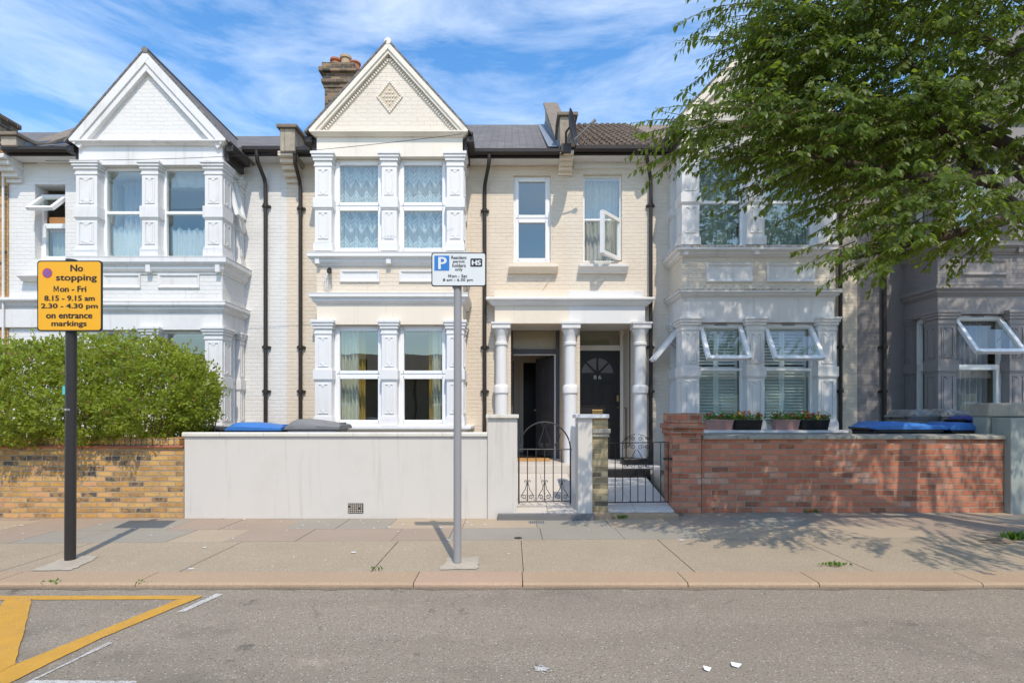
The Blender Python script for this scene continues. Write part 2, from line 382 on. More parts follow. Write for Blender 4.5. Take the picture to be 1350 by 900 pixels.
M['room'] = plain('room_plaster', (0.5, 0.46, 0.40), 0.9)
M['hall'] = plain('hall_paint', (0.74, 0.66, 0.54), 0.8)
M['slate'] = None
M['black'] = plain('black_plastic', (0.022, 0.02, 0.019), 0.4, amt=0.2)
M['brown_black'] = plain('weathered_black_gutter', (0.035, 0.027, 0.024), 0.45, amt=0.3)
M['lead'] = plain('lead_flashing', (0.22, 0.25, 0.29), 0.5, amt=0.4)
M['steel'] = plain('grey_post_paint', (0.30, 0.29, 0.285), 0.5)
M['dark_post'] = plain('black_post_paint', (0.03, 0.026, 0.024), 0.4)
M['iron'] = plain('wrought_iron', (0.03, 0.03, 0.032), 0.5)
M['door_grey'] = plain('charcoal_door_paint', (0.085, 0.085, 0.095), 0.4)
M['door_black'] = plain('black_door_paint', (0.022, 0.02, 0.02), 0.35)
M['brass'] = plain('brass', (0.5, 0.34, 0.13), 0.35, 0.9)
M['chrome'] = plain('chrome', (0.6, 0.58, 0.55), 0.3, 0.9)
M['render'] = paint('pale_grey_render', (0.61, 0.57, 0.51), 0.8, dirt=(0.44, 0.40, 0.34), amt=0.3, bump=0.35, scale=1.6)
M['coping'] = paint('stone_coping', (0.66, 0.63, 0.55), 0.8, dirt=(0.4, 0.36, 0.28), amt=0.3)
M['coping_dark'] = paint('weathered_concrete', (0.36, 0.33, 0.27), 0.9, dirt=(0.14, 0.13, 0.1), amt=0.6, bump=0.5, scale=4)
M['coping_old'] = paint('sooty_coping_stone', (0.22, 0.18, 0.14), 0.9, dirt=(0.09, 0.08, 0.06), amt=0.6, bump=0.5, scale=4)
M['green_render'] = paint('weathered_grey_green_render', (0.33, 0.36, 0.33), 0.9, dirt=(0.2, 0.2, 0.16), amt=0.5, bump=0.4)
M['parapet'] = paint('stained_parapet_render', (0.42, 0.36, 0.28), 0.9, dirt=(0.16, 0.14, 0.11), amt=0.8, bump=0.6, scale=3)
M['yellow_brick'] = brick('london_stock_brick', [(0.0, (0.12, 0.10, 0.08)), (0.08, (0.34, 0.20, 0.09)), (0.35, (0.56, 0.30, 0.095)), (0.7, (0.64, 0.39, 0.14)), (1.0, (0.60, 0.31, 0.15))], (0.5, 0.41, 0.28), bw=0.21, rh=0.07, soot=0.45, ms=0.009, bump=1.0, wob_amt=0.9, jit=0.03)
M['pier_brick'] = brick('old_stock_brick', [(0.0, (0.12, 0.10, 0.07)), (0.4, (0.36, 0.28, 0.15)), (1.0, (0.52, 0.42, 0.24))], (0.5, 0.42, 0.28), bw=0.2, rh=0.078, soot=0.4)
M['red_brick'] = brick('red_brick', [(0.0, (0.26, 0.115, 0.075)), (0.1, (0.42, 0.15, 0.085)), (0.6, (0.55, 0.21, 0.125)), (0.88, (0.58, 0.25, 0.15)), (1.0, (0.6, 0.36, 0.26))], (0.44, 0.36, 0.26), bw=0.235, rh=0.0815, soot=0.35, ms=0.009, wob_amt=0.95, jit=0.02)
M['chimney_brick'] = brick('sooty_brick', [(0.0, (0.06, 0.05, 0.04)), (0.5, (0.17, 0.125, 0.085)), (1.0, (0.34, 0.22, 0.13))], (0.34, 0.29, 0.22), rh=0.08, soot=0.5)
M['terracotta'] = plain('terracotta', (0.42, 0.15, 0.075), 0.8, amt=0.4)
M['buff_pot'] = plain('buff_clay', (0.45, 0.34, 0.22), 0.8, amt=0.4)
M['tile_red'] = plain('red_clay_tile', (0.38, 0.13, 0.07), 0.8, amt=0.5)
M['blue_bin'] = plain('blue_bin_plastic', (0.045, 0.18, 0.5), 0.5, amt=.35)
M['blue_bin_dark'] = plain('navy_bin_plastic', (0.03, 0.05, 0.25), 0.45)
M['grey_bin'] = plain('grey_bin_plastic', (0.19, 0.19, 0.185), 0.5)
M['black_bin'] = plain('black_bin_plastic', (0.03, 0.03, 0.03), 0.5)
M['signyellow'] = plain('yellow_sign_sheeting', (0.82, 0.40, 0.012), 0.4, amt=0.05)
M['signwhite'] = plain('white_sign_sheeting', (0.68, 0.69, 0.66), 0.4, amt=0.05)
M['signblack'] = plain('sign_black', (0.02, 0.016, 0.014), 0.45, amt=0.05)
M['signblue'] = plain('sign_blue', (0.03, 0.18, 0.5), 0.4, amt=0.03)
M['signred'] = plain('sign_red', (0.55, 0.05, 0.06), 0.4, amt=0.03)
M['sticker'] = plain('teal_sticker', (0.1, 0.5, 0.5), 0.4)
M['coir'] = plain('coir_mat', (0.5, 0.27, 0.09), 0.95, amt=0.4)
M['pink_pot'] = plain('dusty_pink_plastic', (0.48, 0.26, 0.22), 0.6)
M['soil'] = plain('soil', (0.05, 0.035, 0.025), 0.95)
M['red_petal'] = plain('red_petals', (0.45, 0.03, 0.025), 0.6); M['yellow_petal'] = plain('yellow_petals', (0.75, 0.46, 0.03), 0.6); M['orange_petal'] = plain('orange_petals', (0.6, 0.15, 0.03), 0.6)
M['shutter'] = plain('pale_shutter_paint', (0.76, 0.83, 0.81), 0.5, amt=0.05)
M['board'] = plain('orange_timber_board', (0.5, 0.24, 0.09), 0.6)
M['path_tile'] = paint('pale_porcelain_tile', (0.60, 0.545, 0.475), 0.6, amt=0.15, bump=0.05)
M['path_stone'] = paint('grey_path_slab', (0.60, 0.57, 0.53), 0.8, amt=0.3, bump=0.15)
M['earth'] = grit('garden_gravel', [(0.3, (0.12, 0.1, 0.08)), (0.5, (0.25, 0.22, 0.18)), (0.7, (0.36, 0.33, 0.28))], 40)
M['bark'] = grit('bark', [(0.3, (0.03, 0.022, 0.016)), (0.5, (0.075, 0.054, 0.038)), (0.7, (0.13, 0.10, 0.07))], 30)
M['twig'] = plain('twig_bark', (0.12, 0.075, 0.04), 0.8)
M['tree_leaf'] = leafmat('tree_leaf', (0.082, 0.125, 0.02), (0.29, 0.39, 0.03), 0.43, var=.65)
M['hedge_leaf'] = leafmat('hedge_leaf', (0.215, 0.28, 0.035), (0.50, 0.55, 0.045), 0.44, rough=0.5, var=.75)
M['dead_leaf'] = leafmat('dead_leaf', (0.22, 0.13, 0.05), (0.3, 0.18, 0.06), 0.3)
M['weed_leaf'] = leafmat('weed_leaf', (0.11, 0.2, 0.03), (0.25, 0.4, 0.04), 0.3)
M['lace'] = cloth('lace_net', (0.86, 0.90, 0.88), 0.35, lace=True)
M['net'] = cloth('sheer_net', (0.88, 0.92, 0.9), 0.4, alpha=0.75)
M['drape'] = cloth('cream_drape', (0.80, 0.80, 0.70), 0.3)
M['drape_ochre'] = cloth('ochre_drape', (0.55, 0.38, 0.10), 0.3)
M['drape_grey'] = cloth('grey_net', (0.62, 0.64, 0.70), 0.35, alpha=0.9)
M['paper'] = plain('paper', (0.8, 0.8, 0.82), 0.8)

def asphalt():
    return grit('asphalt', [(0.28, (0.085, 0.07, 0.053)), (0.5, (0.285, 0.24, 0.182)), (0.74, (0.53, 0.465, 0.37))], 85, big=(0.5, 0.86), bump=0.9,
                specks=(70, 0.9, (0.5, 0.475, 0.43)), stain=(0.19, 0.163, 0.13), wear=True)
M['asphalt'] = asphalt()
M['strip'] = grit('worn_mastic_strip', [(0.3, (0.17, 0.13, 0.085)), (0.5, (0.365, 0.293, 0.205)), (0.72, (0.57, 0.48, 0.36))], 110, big=(0.5, 0.75), bump=0.4, specks=(95, 0.9, (0.6, 0.55, 0.45)))
M['kerb'] = grit('granite_kerb', [(0.3, (0.24, 0.16, 0.1)), (0.5, (0.395, 0.283, 0.185)), (0.72, (0.55, 0.43, 0.3))], 120, big=(0.5, 0.8), bump=0.3)
M['kerb_pink'] = grit('pink_granite_kerb', [(0.3, (0.28, 0.18, 0.125)), (0.5, (0.42, 0.29, 0.20)), (0.72, (0.54, 0.39, 0.28))], 120, big=(0.5, 0.8), bump=0.3)
M['flag_pink'] = grit('pinkish_flagstone', [(0.3, (0.266, 0.202, 0.150)), (0.5, (0.337, 0.262, 0.198)), (0.72, (0.418, 0.331, 0.258))], 70, big=(0.5, 0.82), bump=0.2)
M['flag_grey'] = grit('grey_flagstone', [(0.3, (0.233, 0.210, 0.172)), (0.5, (0.299, 0.271, 0.219)), (0.72, (0.380, 0.345, 0.280))], 70, big=(0.5, 0.82), bump=0.2)
M['flag_buff'] = grit('buff_flagstone', [(0.3, (0.314, 0.244, 0.168)), (0.5, (0.399, 0.317, 0.224)), (0.72, (0.475, 0.396, 0.292))], 70, big=(0.5, 0.82), bump=0.2)
M['joint'] = grit('sandy_joint', [(0.3, (0.12, 0.09, 0.06)), (0.5, (0.2, 0.155, 0.11)), (0.7, (0.3, 0.24, 0.17))], 60)
M['patch'] = grit('pale_concrete_patch', [(0.3, (0.36, 0.31, 0.23)), (0.5, (0.48, 0.42, 0.33)), (0.7, (0.6, 0.54, 0.44))], 60, bump=0.3)
def worn_line(name, col, thr):
    t = NT(name); a = t.noise(75, 6, 0.75); b = t.noise(4, 5, 0.7)
    f = t.ramp(t.math('ADD', t.math('MULTIPLY', a, 0.75), t.math('MULTIPLY', b, 0.25)), [(thr, 0), (thr + 0.07, 1)])
    c = t.mix(f, (0.19, 0.17, 0.15), t.mix(t.noise(9), col, tuple(x * 0.72 for x in col)))
    return t.bsdf(c, 0.8, t.bump(a, 0.6, 0.006), spec=0.2)
M['line_yellow'] = worn_line('worn_yellow_paint', (0.62, 0.335, 0.055), 0.385)
M['line_white'] = worn_line('worn_white_paint', (0.62, 0.6, 0.55), 0.43)
def slates(name, c1, c2, bw, rh, bump):
    t = NT(name); p = t.n('ShaderNodeSeparateXYZ', {0: t.pos()})
    v = t.n('ShaderNodeCombineXYZ', {0: t.math('ADD', p.outputs[0], 0.0), 1: t.math('MULTIPLY', p.outputs[2], 1.85), 2: 0.0}).outputs[0]
    b = t.n('ShaderNodeTexBrick', {'Vector': jitter(t, v, 0.02, 4.0), 'Scale': 1.0, 'Mortar Size': 0.012, 'Mortar Smooth': 0.2, 'Brick Width': bw, 'Row Height': rh, 'Color1': (0, 0, 0, 1), 'Color2': (1, 1, 1, 1)})
    c = t.mix(b.outputs['Color'], c1, c2); c = t.mix(t.ramp(t.noise(3, 6, 0.7), [(0.5, 0), (0.75, 0.5)]), c, (0.3, 0.27, 0.22))
    c = t.mix(t.math('MULTIPLY', b.outputs['Fac'], 0.5), c, (0.06, 0.055, 0.05))
    g = t.math('FRACT', t.math('DIVIDE', t.math('MULTIPLY', p.outputs[2], 1.85), rh))
    return t.bsdf(c, 0.75, t.bump(t.math('ADD', t.math('SUBTRACT', 1.0, b.outputs['Fac']), t.math('SUBTRACT', 1.0, g)), bump, 0.03), spec=0.3)
M['slate'] = slates('slate_roof', (0.135, 0.125, 0.12), (0.175, 0.16, 0.15), 0.3, 0.2, 0.3)
M['tile_brown'] = slates('brown_roof_tile', (0.19, 0.14, 0.10), (0.27, 0.205, 0.15), 0.3, 0.28, 0.4)

# ------------------------------------------------------------------ ground
YK = 4.395; ZR = -0.045
mb = MB(); mb.quad((-120, -40, ZR), (120, -40, ZR), (120, YK, ZR), (-120, YK, ZR)); tag(mb.build('road', M['asphalt']), kind='structure')
mb = MB(); mb.quad((-200, -60, -0.12), (200, -60, -0.12), (200, 200, -0.12), (-200, 200, -0.12)); tag(mb.build('ground', M['earth']), kind='structure')
# kerb stones in one run
mb = MB(); x = -9.0; i = 0
seams = [-9.0, -7.6, -6.0, -4.32, -3.12, X(545, 4.4), X(689, 4.4), X(907, 4.4), X(1080, 4.4), 3.9, 5.2, 6.6, 8.0, 9.5]
for a, b in zip(seams, seams[1:]):
    pinky = 1 if abs(a - X(545, 4.4)) < 0.01 else 0
    pr = [(YK, -0.3), (YK, -0.018), (YK + 0.018, -0.001), (YK + 0.3, 0.004), (YK + 0.3, -0.3)]
    mb.prism(pr, 'yz', a + 0.004, b - 0.004, pinky)
mb.box(-60, -9.02, YK, YK + .3, -.3, 0); mb.box(9.52, 60, YK, YK + .3, -.3, 0)
tag(mb.build('kerb', [M['kerb'], M['kerb_pink']]), kind='structure')
# drifted debris line in the gutter
mb = MB(); n = 240; ws = [0.015 + 0.03 * random.random() ** 2 + .015 * math.sin(k * .21) ** 2 for k in range(n + 1)]
for k in range(n):
    a = -8 + 16.0 * k / n; b = a + 16.0 / n
    mb.quad((a, YK - ws[k], ZR + .003), (b, YK - ws[k + 1], ZR + .003), (b, YK, ZR + .010), (a, YK, ZR + .010))
tag(mb.build('gutter_dirt', M['joint']), kind='structure')
# mastic strip behind the kerb, then two rows of flags; the strip's far edge drifts back to the right
def edge(x): return 5.735 + (x + 5.5) * 0.028
mb = MB(); js = [-60, -8.2, -6.3, -4.55, -2.95, -1.25, X(690, 4.7), 1.62, 3.2, 4.95, 6.7, 8.6, 60]
for a, b in zip(js, js[1:]):
    sk = .0 if a == -60 else .0
    mb.add([(a + .004, YK + 0.303, 0.0), (b - .004, YK + 0.303, 0.0), (b - .004, edge(b) - .003, 0.0), (a + .004, edge(a) - .003, 0.0)], [(0, 1, 2, 3)])
tag(mb.build('pavement_strip', M['strip']), kind='structure')
mb = MB(); mb.quad((-60, 4.5, -0.012), (60, 4.5, -0.012), (60, 13, -0.012), (-60, 13, -0.012)); tag(mb.build('pavement_bed', M['joint']), kind='structure')
mb = MB()
for row in range(3):
    x = -12.0 + row * 0.3
    while x < 13:
        w = random.choice([0.62, 0.78, 0.92, 0.92, 1.05])
        f0 = row * 0.62; f1 = f0 + 0.62
        g = 0.003
        mt = random.choices([0, 1, 2], [0.46, 0.28, 0.26])[0]
        if 0 < x < 1.2: mt = 1
        dz = random.uniform(0, 0.0035)
        c = [(x + g, edge(x) + f0 + g), (x + w - g, edge(x + w) + f0 + g), (x + w - g, edge(x + w) + f1 - g), (x + g, edge(x) + f1 - g)]
        mb.prism(c, 'xy', -0.05, dz, mt); x += w
tag(mb.build('pavement', [M['flag_pink'], M['flag_grey'], M['flag_buff']]), kind='structure')
# pale repair patches round the posts, paint spots
def ground_poly(name, pts, mat, z=0.006, zref=0.0):
    mb = MB(); P0 = [G(px, py, zref) for px, py in pts]; P = []
    for (a, b), (c, d) in zip(P0, P0[1:] + P0[:1]):
        for j in range(7): P.append((a + (c - a) * j / 7 + random.uniform(-.016, .016), b + (d - b) * j / 7 + random.uniform(-.016, .016)))
    n = len(P)
    mb.add([(a, b, z) for a, b in P], [tuple(range(n))]); return tag(mb.build(name, mat), kind='structure')
ground_poly('pavement_patch', [(42, 752), (78, 738), (98, 733), (130, 733), (118, 741), (92, 752)], M['patch'])
ground_poly('pavement_patch', [(579, 751), (590, 736), (633, 734), (629, 750)], M['patch'])
mb = MB()
for k in range(95):
    px = random.choice([random.uniform(230, 700), random.uniform(0, 900)]); py = random.choice([random.uniform(684, 700), random.uniform(690, 752)])
    cx, cy = G(px, py); r = random.choice([0.005, 0.007, 0.01, 0.018]) * random.uniform(0.6, 1.2); n = 7
    if cy < 4.75: continue
    pts = [(cx + r * 1.6 * math.cos(2 * math.pi * j / n) * random.uniform(.5, 1.2), cy + r * math.sin(2 * math.pi * j / n) * random.uniform(.5, 1.2), 0.007 + 0.00002 * k) for j in range(n)]
    mb.add(pts, [tuple(range(n))])
for px, py, r in [(252, 750, .02)]:
    cx, cy = G(px, py); mb.add([(cx + r * 1.5 * math.cos(q), cy + r * .7 * math.sin(q), .006) for q in [2 * math.pi * j / 9 for j in range(9)]], [tuple(range(9))])
tag(mb.build('pavement_paint_spots', M['paper']), kind='structure')
# road markings
def road_poly(pts, mat, z=ZR + 0.004, name='road_marking'):
    P = [G(px, py, ZR) for px, py in pts]; mb = MB()
    # subdivide edges so that the outline wobbles like hand-laid paint
    Q = []
    for (a, b), (c, d) in zip(P, P[1:] + P[:1]):
        L = math.hypot(c - a, d - b); k = max(1, int(L / 0.05))
        for j in range(k):
            f = j / k; Q.append((a + (c - a) * f + random.uniform(-.004, .004), b + (d - b) * f + random.uniform(-.004, .004), z))
    mb.add(Q, [tuple(range(len(Q)))]); return tag(mb.build(name, mat), kind='structure')
road_poly([(-160, 785.5), (268, 785), (252, 790), (-160, 791.5)], M['line_yellow'])
road_poly([(268, 785.6), (236, 789.8), (18, 877), (-140, 935), (-140, 975), (14, 900), (130, 843)], M['line_yellow'], ZR + 0.006)
road_poly([(8, 789), (42, 789), (34, 824), (20, 876), (-6, 890), (-80, 925), (-60, 880)], M['line_yellow'], ZR + 0.008)
road_poly([(286, 782), (295, 783), (244, 806), (233, 807)], M['line_white'])
road_poly([(144, 846), (150, 847), (44, 897), (20, 912), (10, 912)], M['line_white'])
road_poly([(44, 897), (182, 898), (176, 905), (24, 908)], M['line_white'], ZR + .006)
def splat(px, py, r, name, zref=ZR):
    cx, cy = G(px, py, zref); mb = MB(); n = 36
    mb.add([(cx + r * 1.3 * math.cos(q) * random.uniform(.45, 1.1), cy + r * math.sin(q) * random.uniform(.45, 1.1), zref + .005) for q in [2 * math.pi * j / n for j in range(n)]], [tuple(range(n))])
    for k in range(14):
        q = random.uniform(0, 6.3); d = r * random.uniform(1, 1.6); a, b = cx + d * 1.3 * math.cos(q), cy + d * math.sin(q)
        mb.add([(a + .006 * math.cos(w), b + .005 * math.sin(w), zref + .005) for w in (0, 1.3, 2.6, 3.9, 5.2)], [(0, 1, 2, 3, 4)])
    return tag(mb.build(name, M['line_white']), kind='structure')
splat(712, 881, .045, 'road_paint_splat')

# ------------------------------------------------------------------ houses
YB, YW, YD = 9.45, 10.30, 11.2
def zb(py): return Z(py, YB)
def zw(py): return Z(py, YW)

def window_unit(parent, mp, u0, u1, z0, z1, zt, sb=0.13, fw=0.05, top_open=None, low_open=None, gl='glass', sash=True, trickle=False):
    """upvc window: frame + transom, closed sashes with panes, or opened sashes. zt None = single light"""
    mb = MB(); d0, d1 = -sb - 0.07, -sb
    mb.lbox(mp, u0, u0 + fw, d0, d1, z0, z1); mb.lbox(mp, u1 - fw, u1, d0, d1, z0, z1)
    mb.lbox(mp, u0 + fw, u1 - fw, d0, d1, z1 - fw, z1); mb.lbox(mp, u0 + fw, u1 - fw, d0, d1, z0, z0 + fw)
    lights = [(z0 + fw, z1 - fw, top_open)] if zt is None else [(zt + fw / 2, z1 - fw, top_open), (z0 + fw, zt - fw / 2, low_open)]
    if zt is not None: mb.lbox(mp, u0 + fw, u1 - fw, d0, d1, zt - fw / 2, zt + fw / 2)
    mb.lbox(mp, u0 - 0.0, u1 + 0.0, -sb + .001, -sb + 0.03, z0 - 0.001, z0 + 0.025)
    sw = 0.042; panes = []; opened = []
    for a, b, op in lights:
        ua, ub = u0 + fw, u1 - fw
        if op is None:
            e = d1 + 0.014
            if sash:
                for (p, q, r_, s_) in ((ua, ua + sw, a, b), (ub - sw, ub, a, b), (ua + sw, ub - sw, a, a + sw), (ua + sw, ub - sw, b - sw, b)):
                    mb.lbox(mp, p - .008, q + .008, d0 + .01, e, r_ - .008, s_ + .008)
                panes.append((ua + sw, ub - sw, a + sw, b - sw))
            else: panes.append((ua, ub, a, b))
        else: opened.append((ua, ub, a, b, op))
    w = mb.build('window', M['upvc'], parent, bevel=0.004)
    for ua, ub, a, b in panes:
        pm = MB(); q = d0 + 0.045
        pm.quad(mp(ua, q, a), mp(ub, q, a), mp(ub, q, b), mp(ua, q, b)); pm.build('pane', M[gl], w)
    for ua, ub, a, b, (how, ang) in opened:
        sm = MB(); c, s = math.cos(R(ang)), math.sin(R(ang)); H = b - a; Wd = ub - ua
        if how == 'top': lm = lambda u, t, h: mp(u, d1 + 0.01 + h * s + t * c, b - h * c + t * s)
        if how == 'right': lm = lambda u, t, h: mp(ub - (ub - u) * c + t * s, d1 + 0.01 + (ub - u) * s + t * c, b - h)
        e = 0.055
        for p, q, r_, s_ in ((ua - .012, ua + e, 0, H), (ub - e, ub + .012, 0, H), (ua + e, ub - e, -.012, e), (ua + e, ub - e, H - e, H + .012)):
            sm.lbox(lm, p, q, -0.03, 0.035, r_, s_)
        sm.quad(lm(ua + e, 0, e), lm(ub - e, 0, e), lm(ub - e, 0, H - e), lm(ua + e, 0, H - e), 1)
        if trickle and how == 'top': sm.lbox(lm, (ua + ub) / 2 - .11, (ua + ub) / 2 + .11, .036, .05, .0, .025, 2)
        if how == 'top':
            for uu in (ua + .02, ub - .02):
                sm.tube([mp(uu, d1 - .01, b - H * .5), lm(uu, -.035, H * .38)], .006, 6, 2)
        sm.build('sash', [M['upvc'], M['glass'], M['steel']], w)
    return w

def pil_panels(mb, mp, u0, u1, za, zc, mat=0):
    w = u1 - u0
    if w < 0.09: return
    m = min(0.055, w * 0.2); a0, a1, b0, b1 = u0 + m, u1 - m, za + 0.05, zc - 0.05
    t = 0.018
    for p, q, r_, s_ in ((a0, a0 + t, b0, b1), (a1 - t, a1, b0, b1), (a0 + t, a1 - t, b0, b0 + t), (a0 + t, a1 - t, b1 - t, b1)):
        mb.lbox(mp, p, q, 0.0, 0.013, r_, s_, mat)
    c = (a0 + a1) / 2; hw = (a1 - a0) / 2 - 0.036
    if hw > 0.015:
        mb.lbox(mp, c - hw, c + hw, 0.0, 0.008, b0 + .05, b1 - .05, mat)
    # small leaf ornaments at the two ends
    for zz, sg in ((b1 - t - .002, -1), (b0 + t + .002, 1)):
        P = [(c - hw * .95, zz), (c + hw * .95, zz), (c, zz + sg * .055)]
        mb.add([mp(p[0], 0.0, p[1]) for p in P] + [mp(p[0] * .8 + c * .2, 0.014, p[1]) for p in P], [(3, 4, 5), (0, 1, 4, 3), (1, 2, 5, 4), (2, 0, 3, 5)], mat)

def pilaster(mb, mp, u0, u1, z0, zp, zn0, zn1, zc, zt, th=0.07, back=-0.15, mat=0):
    mb.lbox(mp, u0, u1, back, 0, z0, zt, mat)
    mb.lbox(mp, u0 - .022, u1 + .022, back - .01, 0.03, z0, zp - .02, mat); mb.lbox(mp, u0 - .012, u1 + .012, back - .005, 0.018, zp - .0199, zp + .015, mat)
    mb.lbox(mp, u0 - .024, u1 + .024, back - .01, 0.03, zn0, zn1, mat); mb.lbox(mp, u0 - .012, u1 + .012, back - .006, 0.016, zn0 - .025, zn0 - .0005, mat)
    h = zt - zc
    mb.lbox(mp, u0 - .014, u1 + .014, back - .003, 0.014, zc - .03, zc - .0005, mat)
    mb.lbox(mp, u0 - .004, u1 + .004, back - .002, 0.006, zc, zc + h * .3, mat)
    mb.lbox(mp, u0 - .026, u1 + .026, back - .012, 0.03, zc + h * .3 + .0005, zc + h * .55, mat)
    mb.lbox(mp, u0 - .044, u1 + .044, back - .02, 0.05, zc + h * .55 + .0005, zc + h * .78, mat)
    mb.lbox(mp, u0 - .06, u1 + .06, back - .025, 0.068, zc + h * .78 + .0005, zt - .0005, mat)
    pil_panels(mb, mp, u0, u1, zp + .015, zn0 - .025, mat); pil_panels(mb, mp, u0, u1, zn1, zc - .03, mat)

def cornice_prof(z0, z1, out):
    h = z1 - z0
    return [(-0.05, z0), (0.02, z0), (0.026, z0 + h * .14), (0.045, z0 + h * .18), (0.055 + out * .1, z0 + h * .34), (out * .55, z0 + h * .52), (out * .8, z0 + h * .6), (out * .84, z0 + h * .68), (out, z0 + h * .72), (out, z0 + h * .95), (out * .93, z1), (-0.05, z1 + .02)]

def build_bay(H, S):
    """two-storey square bay with paired sashes, pilasters, cornices and gable"""
    (a, b), (c, d), (e, f) = [(X(p, YB), X(q, YB)) for p, q in S['pil']]
    P = S['paint']; TR = S.get('trim', M['white'])
    yf = YB + 0.04; xl, xr = a + 0.02, f - 0.02
    fm, rm, lm = fmap(yf), rmap(xr), lmap(xl)
    lo0, lo1 = zb(S['lo_bot']), zb(S['lo_top']); up0, up1 = zb(S['up_bot']), zb(S['up_top'])
    zc_lo0, zc_lo1 = zb(S['corn'][1]), zb(S['corn'][0]); zl0, zl1 = zb(S['ledge'][1]), zb(S['ledge'][0]); zg = zb(S['gbase'])
    for nm, z0, z1, m in (('bay_base', 0.0, lo0, 'smooth'), ('bay_frieze', lo1, zc_lo0, 'smooth'), ('bay_band', zc_lo0 + .001, zl1 - .002, 'brick'), ('bay_ledge', zl1, up0, 'smooth'), ('bay_frieze', up1, zg, 'top')):
        mb = MB(); mb.box(xl, xr, yf, YW + .1, z0, z1); mb.build(nm, P[m], H)
    # gable wall
    ax, az = X(S['apex'][0], YB), zb(S['apex'][1]); gx0, gx1 = X(S['gx'][0], YB), X(S['gx'][1], YB)
    wall = MB(); wall.prism([(gx0 + .1, zg + .001), (gx1 - .1, zg + .001), (ax, az - .1)], 'xz', yf + .02, yf + .24)
    wall.build('gable_wall', P['gable'], H)
    # sills and cornices
    path = [(xl, YW), (xl, yf), (xr, yf), (xr, YW)]
    for k, (z0, z1, out, m) in enumerate([(zl0, zl1, 0.13, S.get('ledge_mat', TR)), (zc_lo0, zc_lo1, 0.105, S.get('corn_mat', TR))]):
        mb = MB(); mb.sweep(path, cornice_prof(z0, z1 - .035, out)); mb.sweep(path, [(-.04, z1 - .034), (out - .004, z1 - .034), (out + .003, z1 - .006), (-.04, z1)], 1)
        if k == 0:
            for u in (a + .02, (c + d) / 2 - .04, f - .1): mb.box(u, u + .08, yf - .1, yf - .02, z0 + .02, z0 + (z1 - z0) * .75)
        mb.build('cornice', [TR, m], H, bevel=0.003)
    mb = MB(); mb.sweep(path, [(-.02, lo0 - .1), (.05, lo0 - .1), (.07, lo0 - .08), (.16, lo0 - .055), (.16, lo0 - .01), (-.02, lo0 + .002)]); mb.build('sill', TR, H, bevel=.004)
    mb = MB(); mb.sweep(path, [(-.02, zg - .02), (.03, zg - .02), (.05, zg + .0), (.1, zg + .03), (.1, zg + .055), (-.02, zg + .07)]); mb.build('gable_string', P['trimtop'], H, bevel=.003)
    # raised panels in the band
    mb = MB()
    for p, q in S['panels']:
        u0, u1, z0, z1 = X(p, YB), X(q, YB), zb(S['panel_y'][1]), zb(S['panel_y'][0])
        o = [(u0, z0), (u1, z0), (u1, z1), (u0, z1)]; k = .055; ii = [(u0 + k, z0 + k), (u1 - k, z0 + k), (u1 - k, z1 - k), (u0 + k, z1 - k)]
        g = [(u0 + .02, z0 + .02), (u1 - .02, z0 + .02), (u1 - .02, z1 - .02), (u0 + .02, z1 - .02)]
        mb.add([fm(x_, -.001, y_) for x_, y_ in o] + [fm(x_, .03, y_) for x_, y_ in o] + [fm(x_, .03, y_) for x_, y_ in g] + [fm(x_, .006, y_) for x_, y_ in ii],
               [(i + t * 4, (i + 1) % 4 + t * 4, (i + 1) % 4 + t * 4 + 4, i + t * 4 + 4) for t in range(3) for i in range(4)] + [(12, 13, 14, 15)])
    mb.build('raised_panels', TR if not S.get('panel_mat') else S['panel_mat'], H)
    # pilasters, each its own part, front and side
    for lo in (True, False):
        z0 = lo0 if lo else up0; zt = (lo1 if lo else up1)
        cb, ct = (zb(S['lo_cap'][1]), zb(S['lo_cap'][0])) if lo else (zb(S['up_cap'][1]), zb(S['up_cap'][0]))
        n0, n1 = (zb(S['lo_band'][1]), zb(S['lo_band'][0])) if lo else (zb(S['up_band'][1]), zb(S['up_band'][0]))
        zp = z0 + 0.15
        fp = fmap(YB)
        for (u0, u1) in ((a, b), (c, d), (e, f)):
            mb = MB(); corner = (u0, u1) != (c, d)
            pilaster(mb, fp, u0, u1, z0 + .001, zp, n0, n1, cb, ct, back=-.32 if corner else -.2)
            if corner:
                sm = rmap(f + .0005) if u0 == e else lmap(a - .0005)
                pil_panels(mb, sm, YB, YB + .32, zp + .015, n0 - .025); pil_panels(mb, sm, YB, YB + .32, n1, cb - .03)
            mb.build('pilaster', TR, H, bevel=.003)
        for side, sm in (('r', rmap(f - .03)), ('l', lmap(a + .03))):
            mb = MB(); pilaster(mb, sm, YW - .17, YW - .01, z0 + .001, zp, n0, n1, cb, ct, back=-.2); mb.build('pilaster', TR, H, bevel=.003)
        tr = S['lo_tr'] if lo else S['up_tr']
        ops = S.get('open_lo' if lo else 'open_up', {})
        for i, (u0, u1) in enumerate(((b, c), (d, e))):
            window_unit(H, fm, u0, u1, z0 + .002, zt - .002, zb(tr), sb=.12, top_open=ops.get('front'), trickle=bool(ops.get('front')), sash=S.get('sash', True))
        for key, sm in (('right', rm), ('left', lm)):
            window_unit(H, sm, YB + .33, YW - .18, z0 + .002, zt - .002, zb(tr), sb=.10, fw=.035, top_open=ops.get(key))
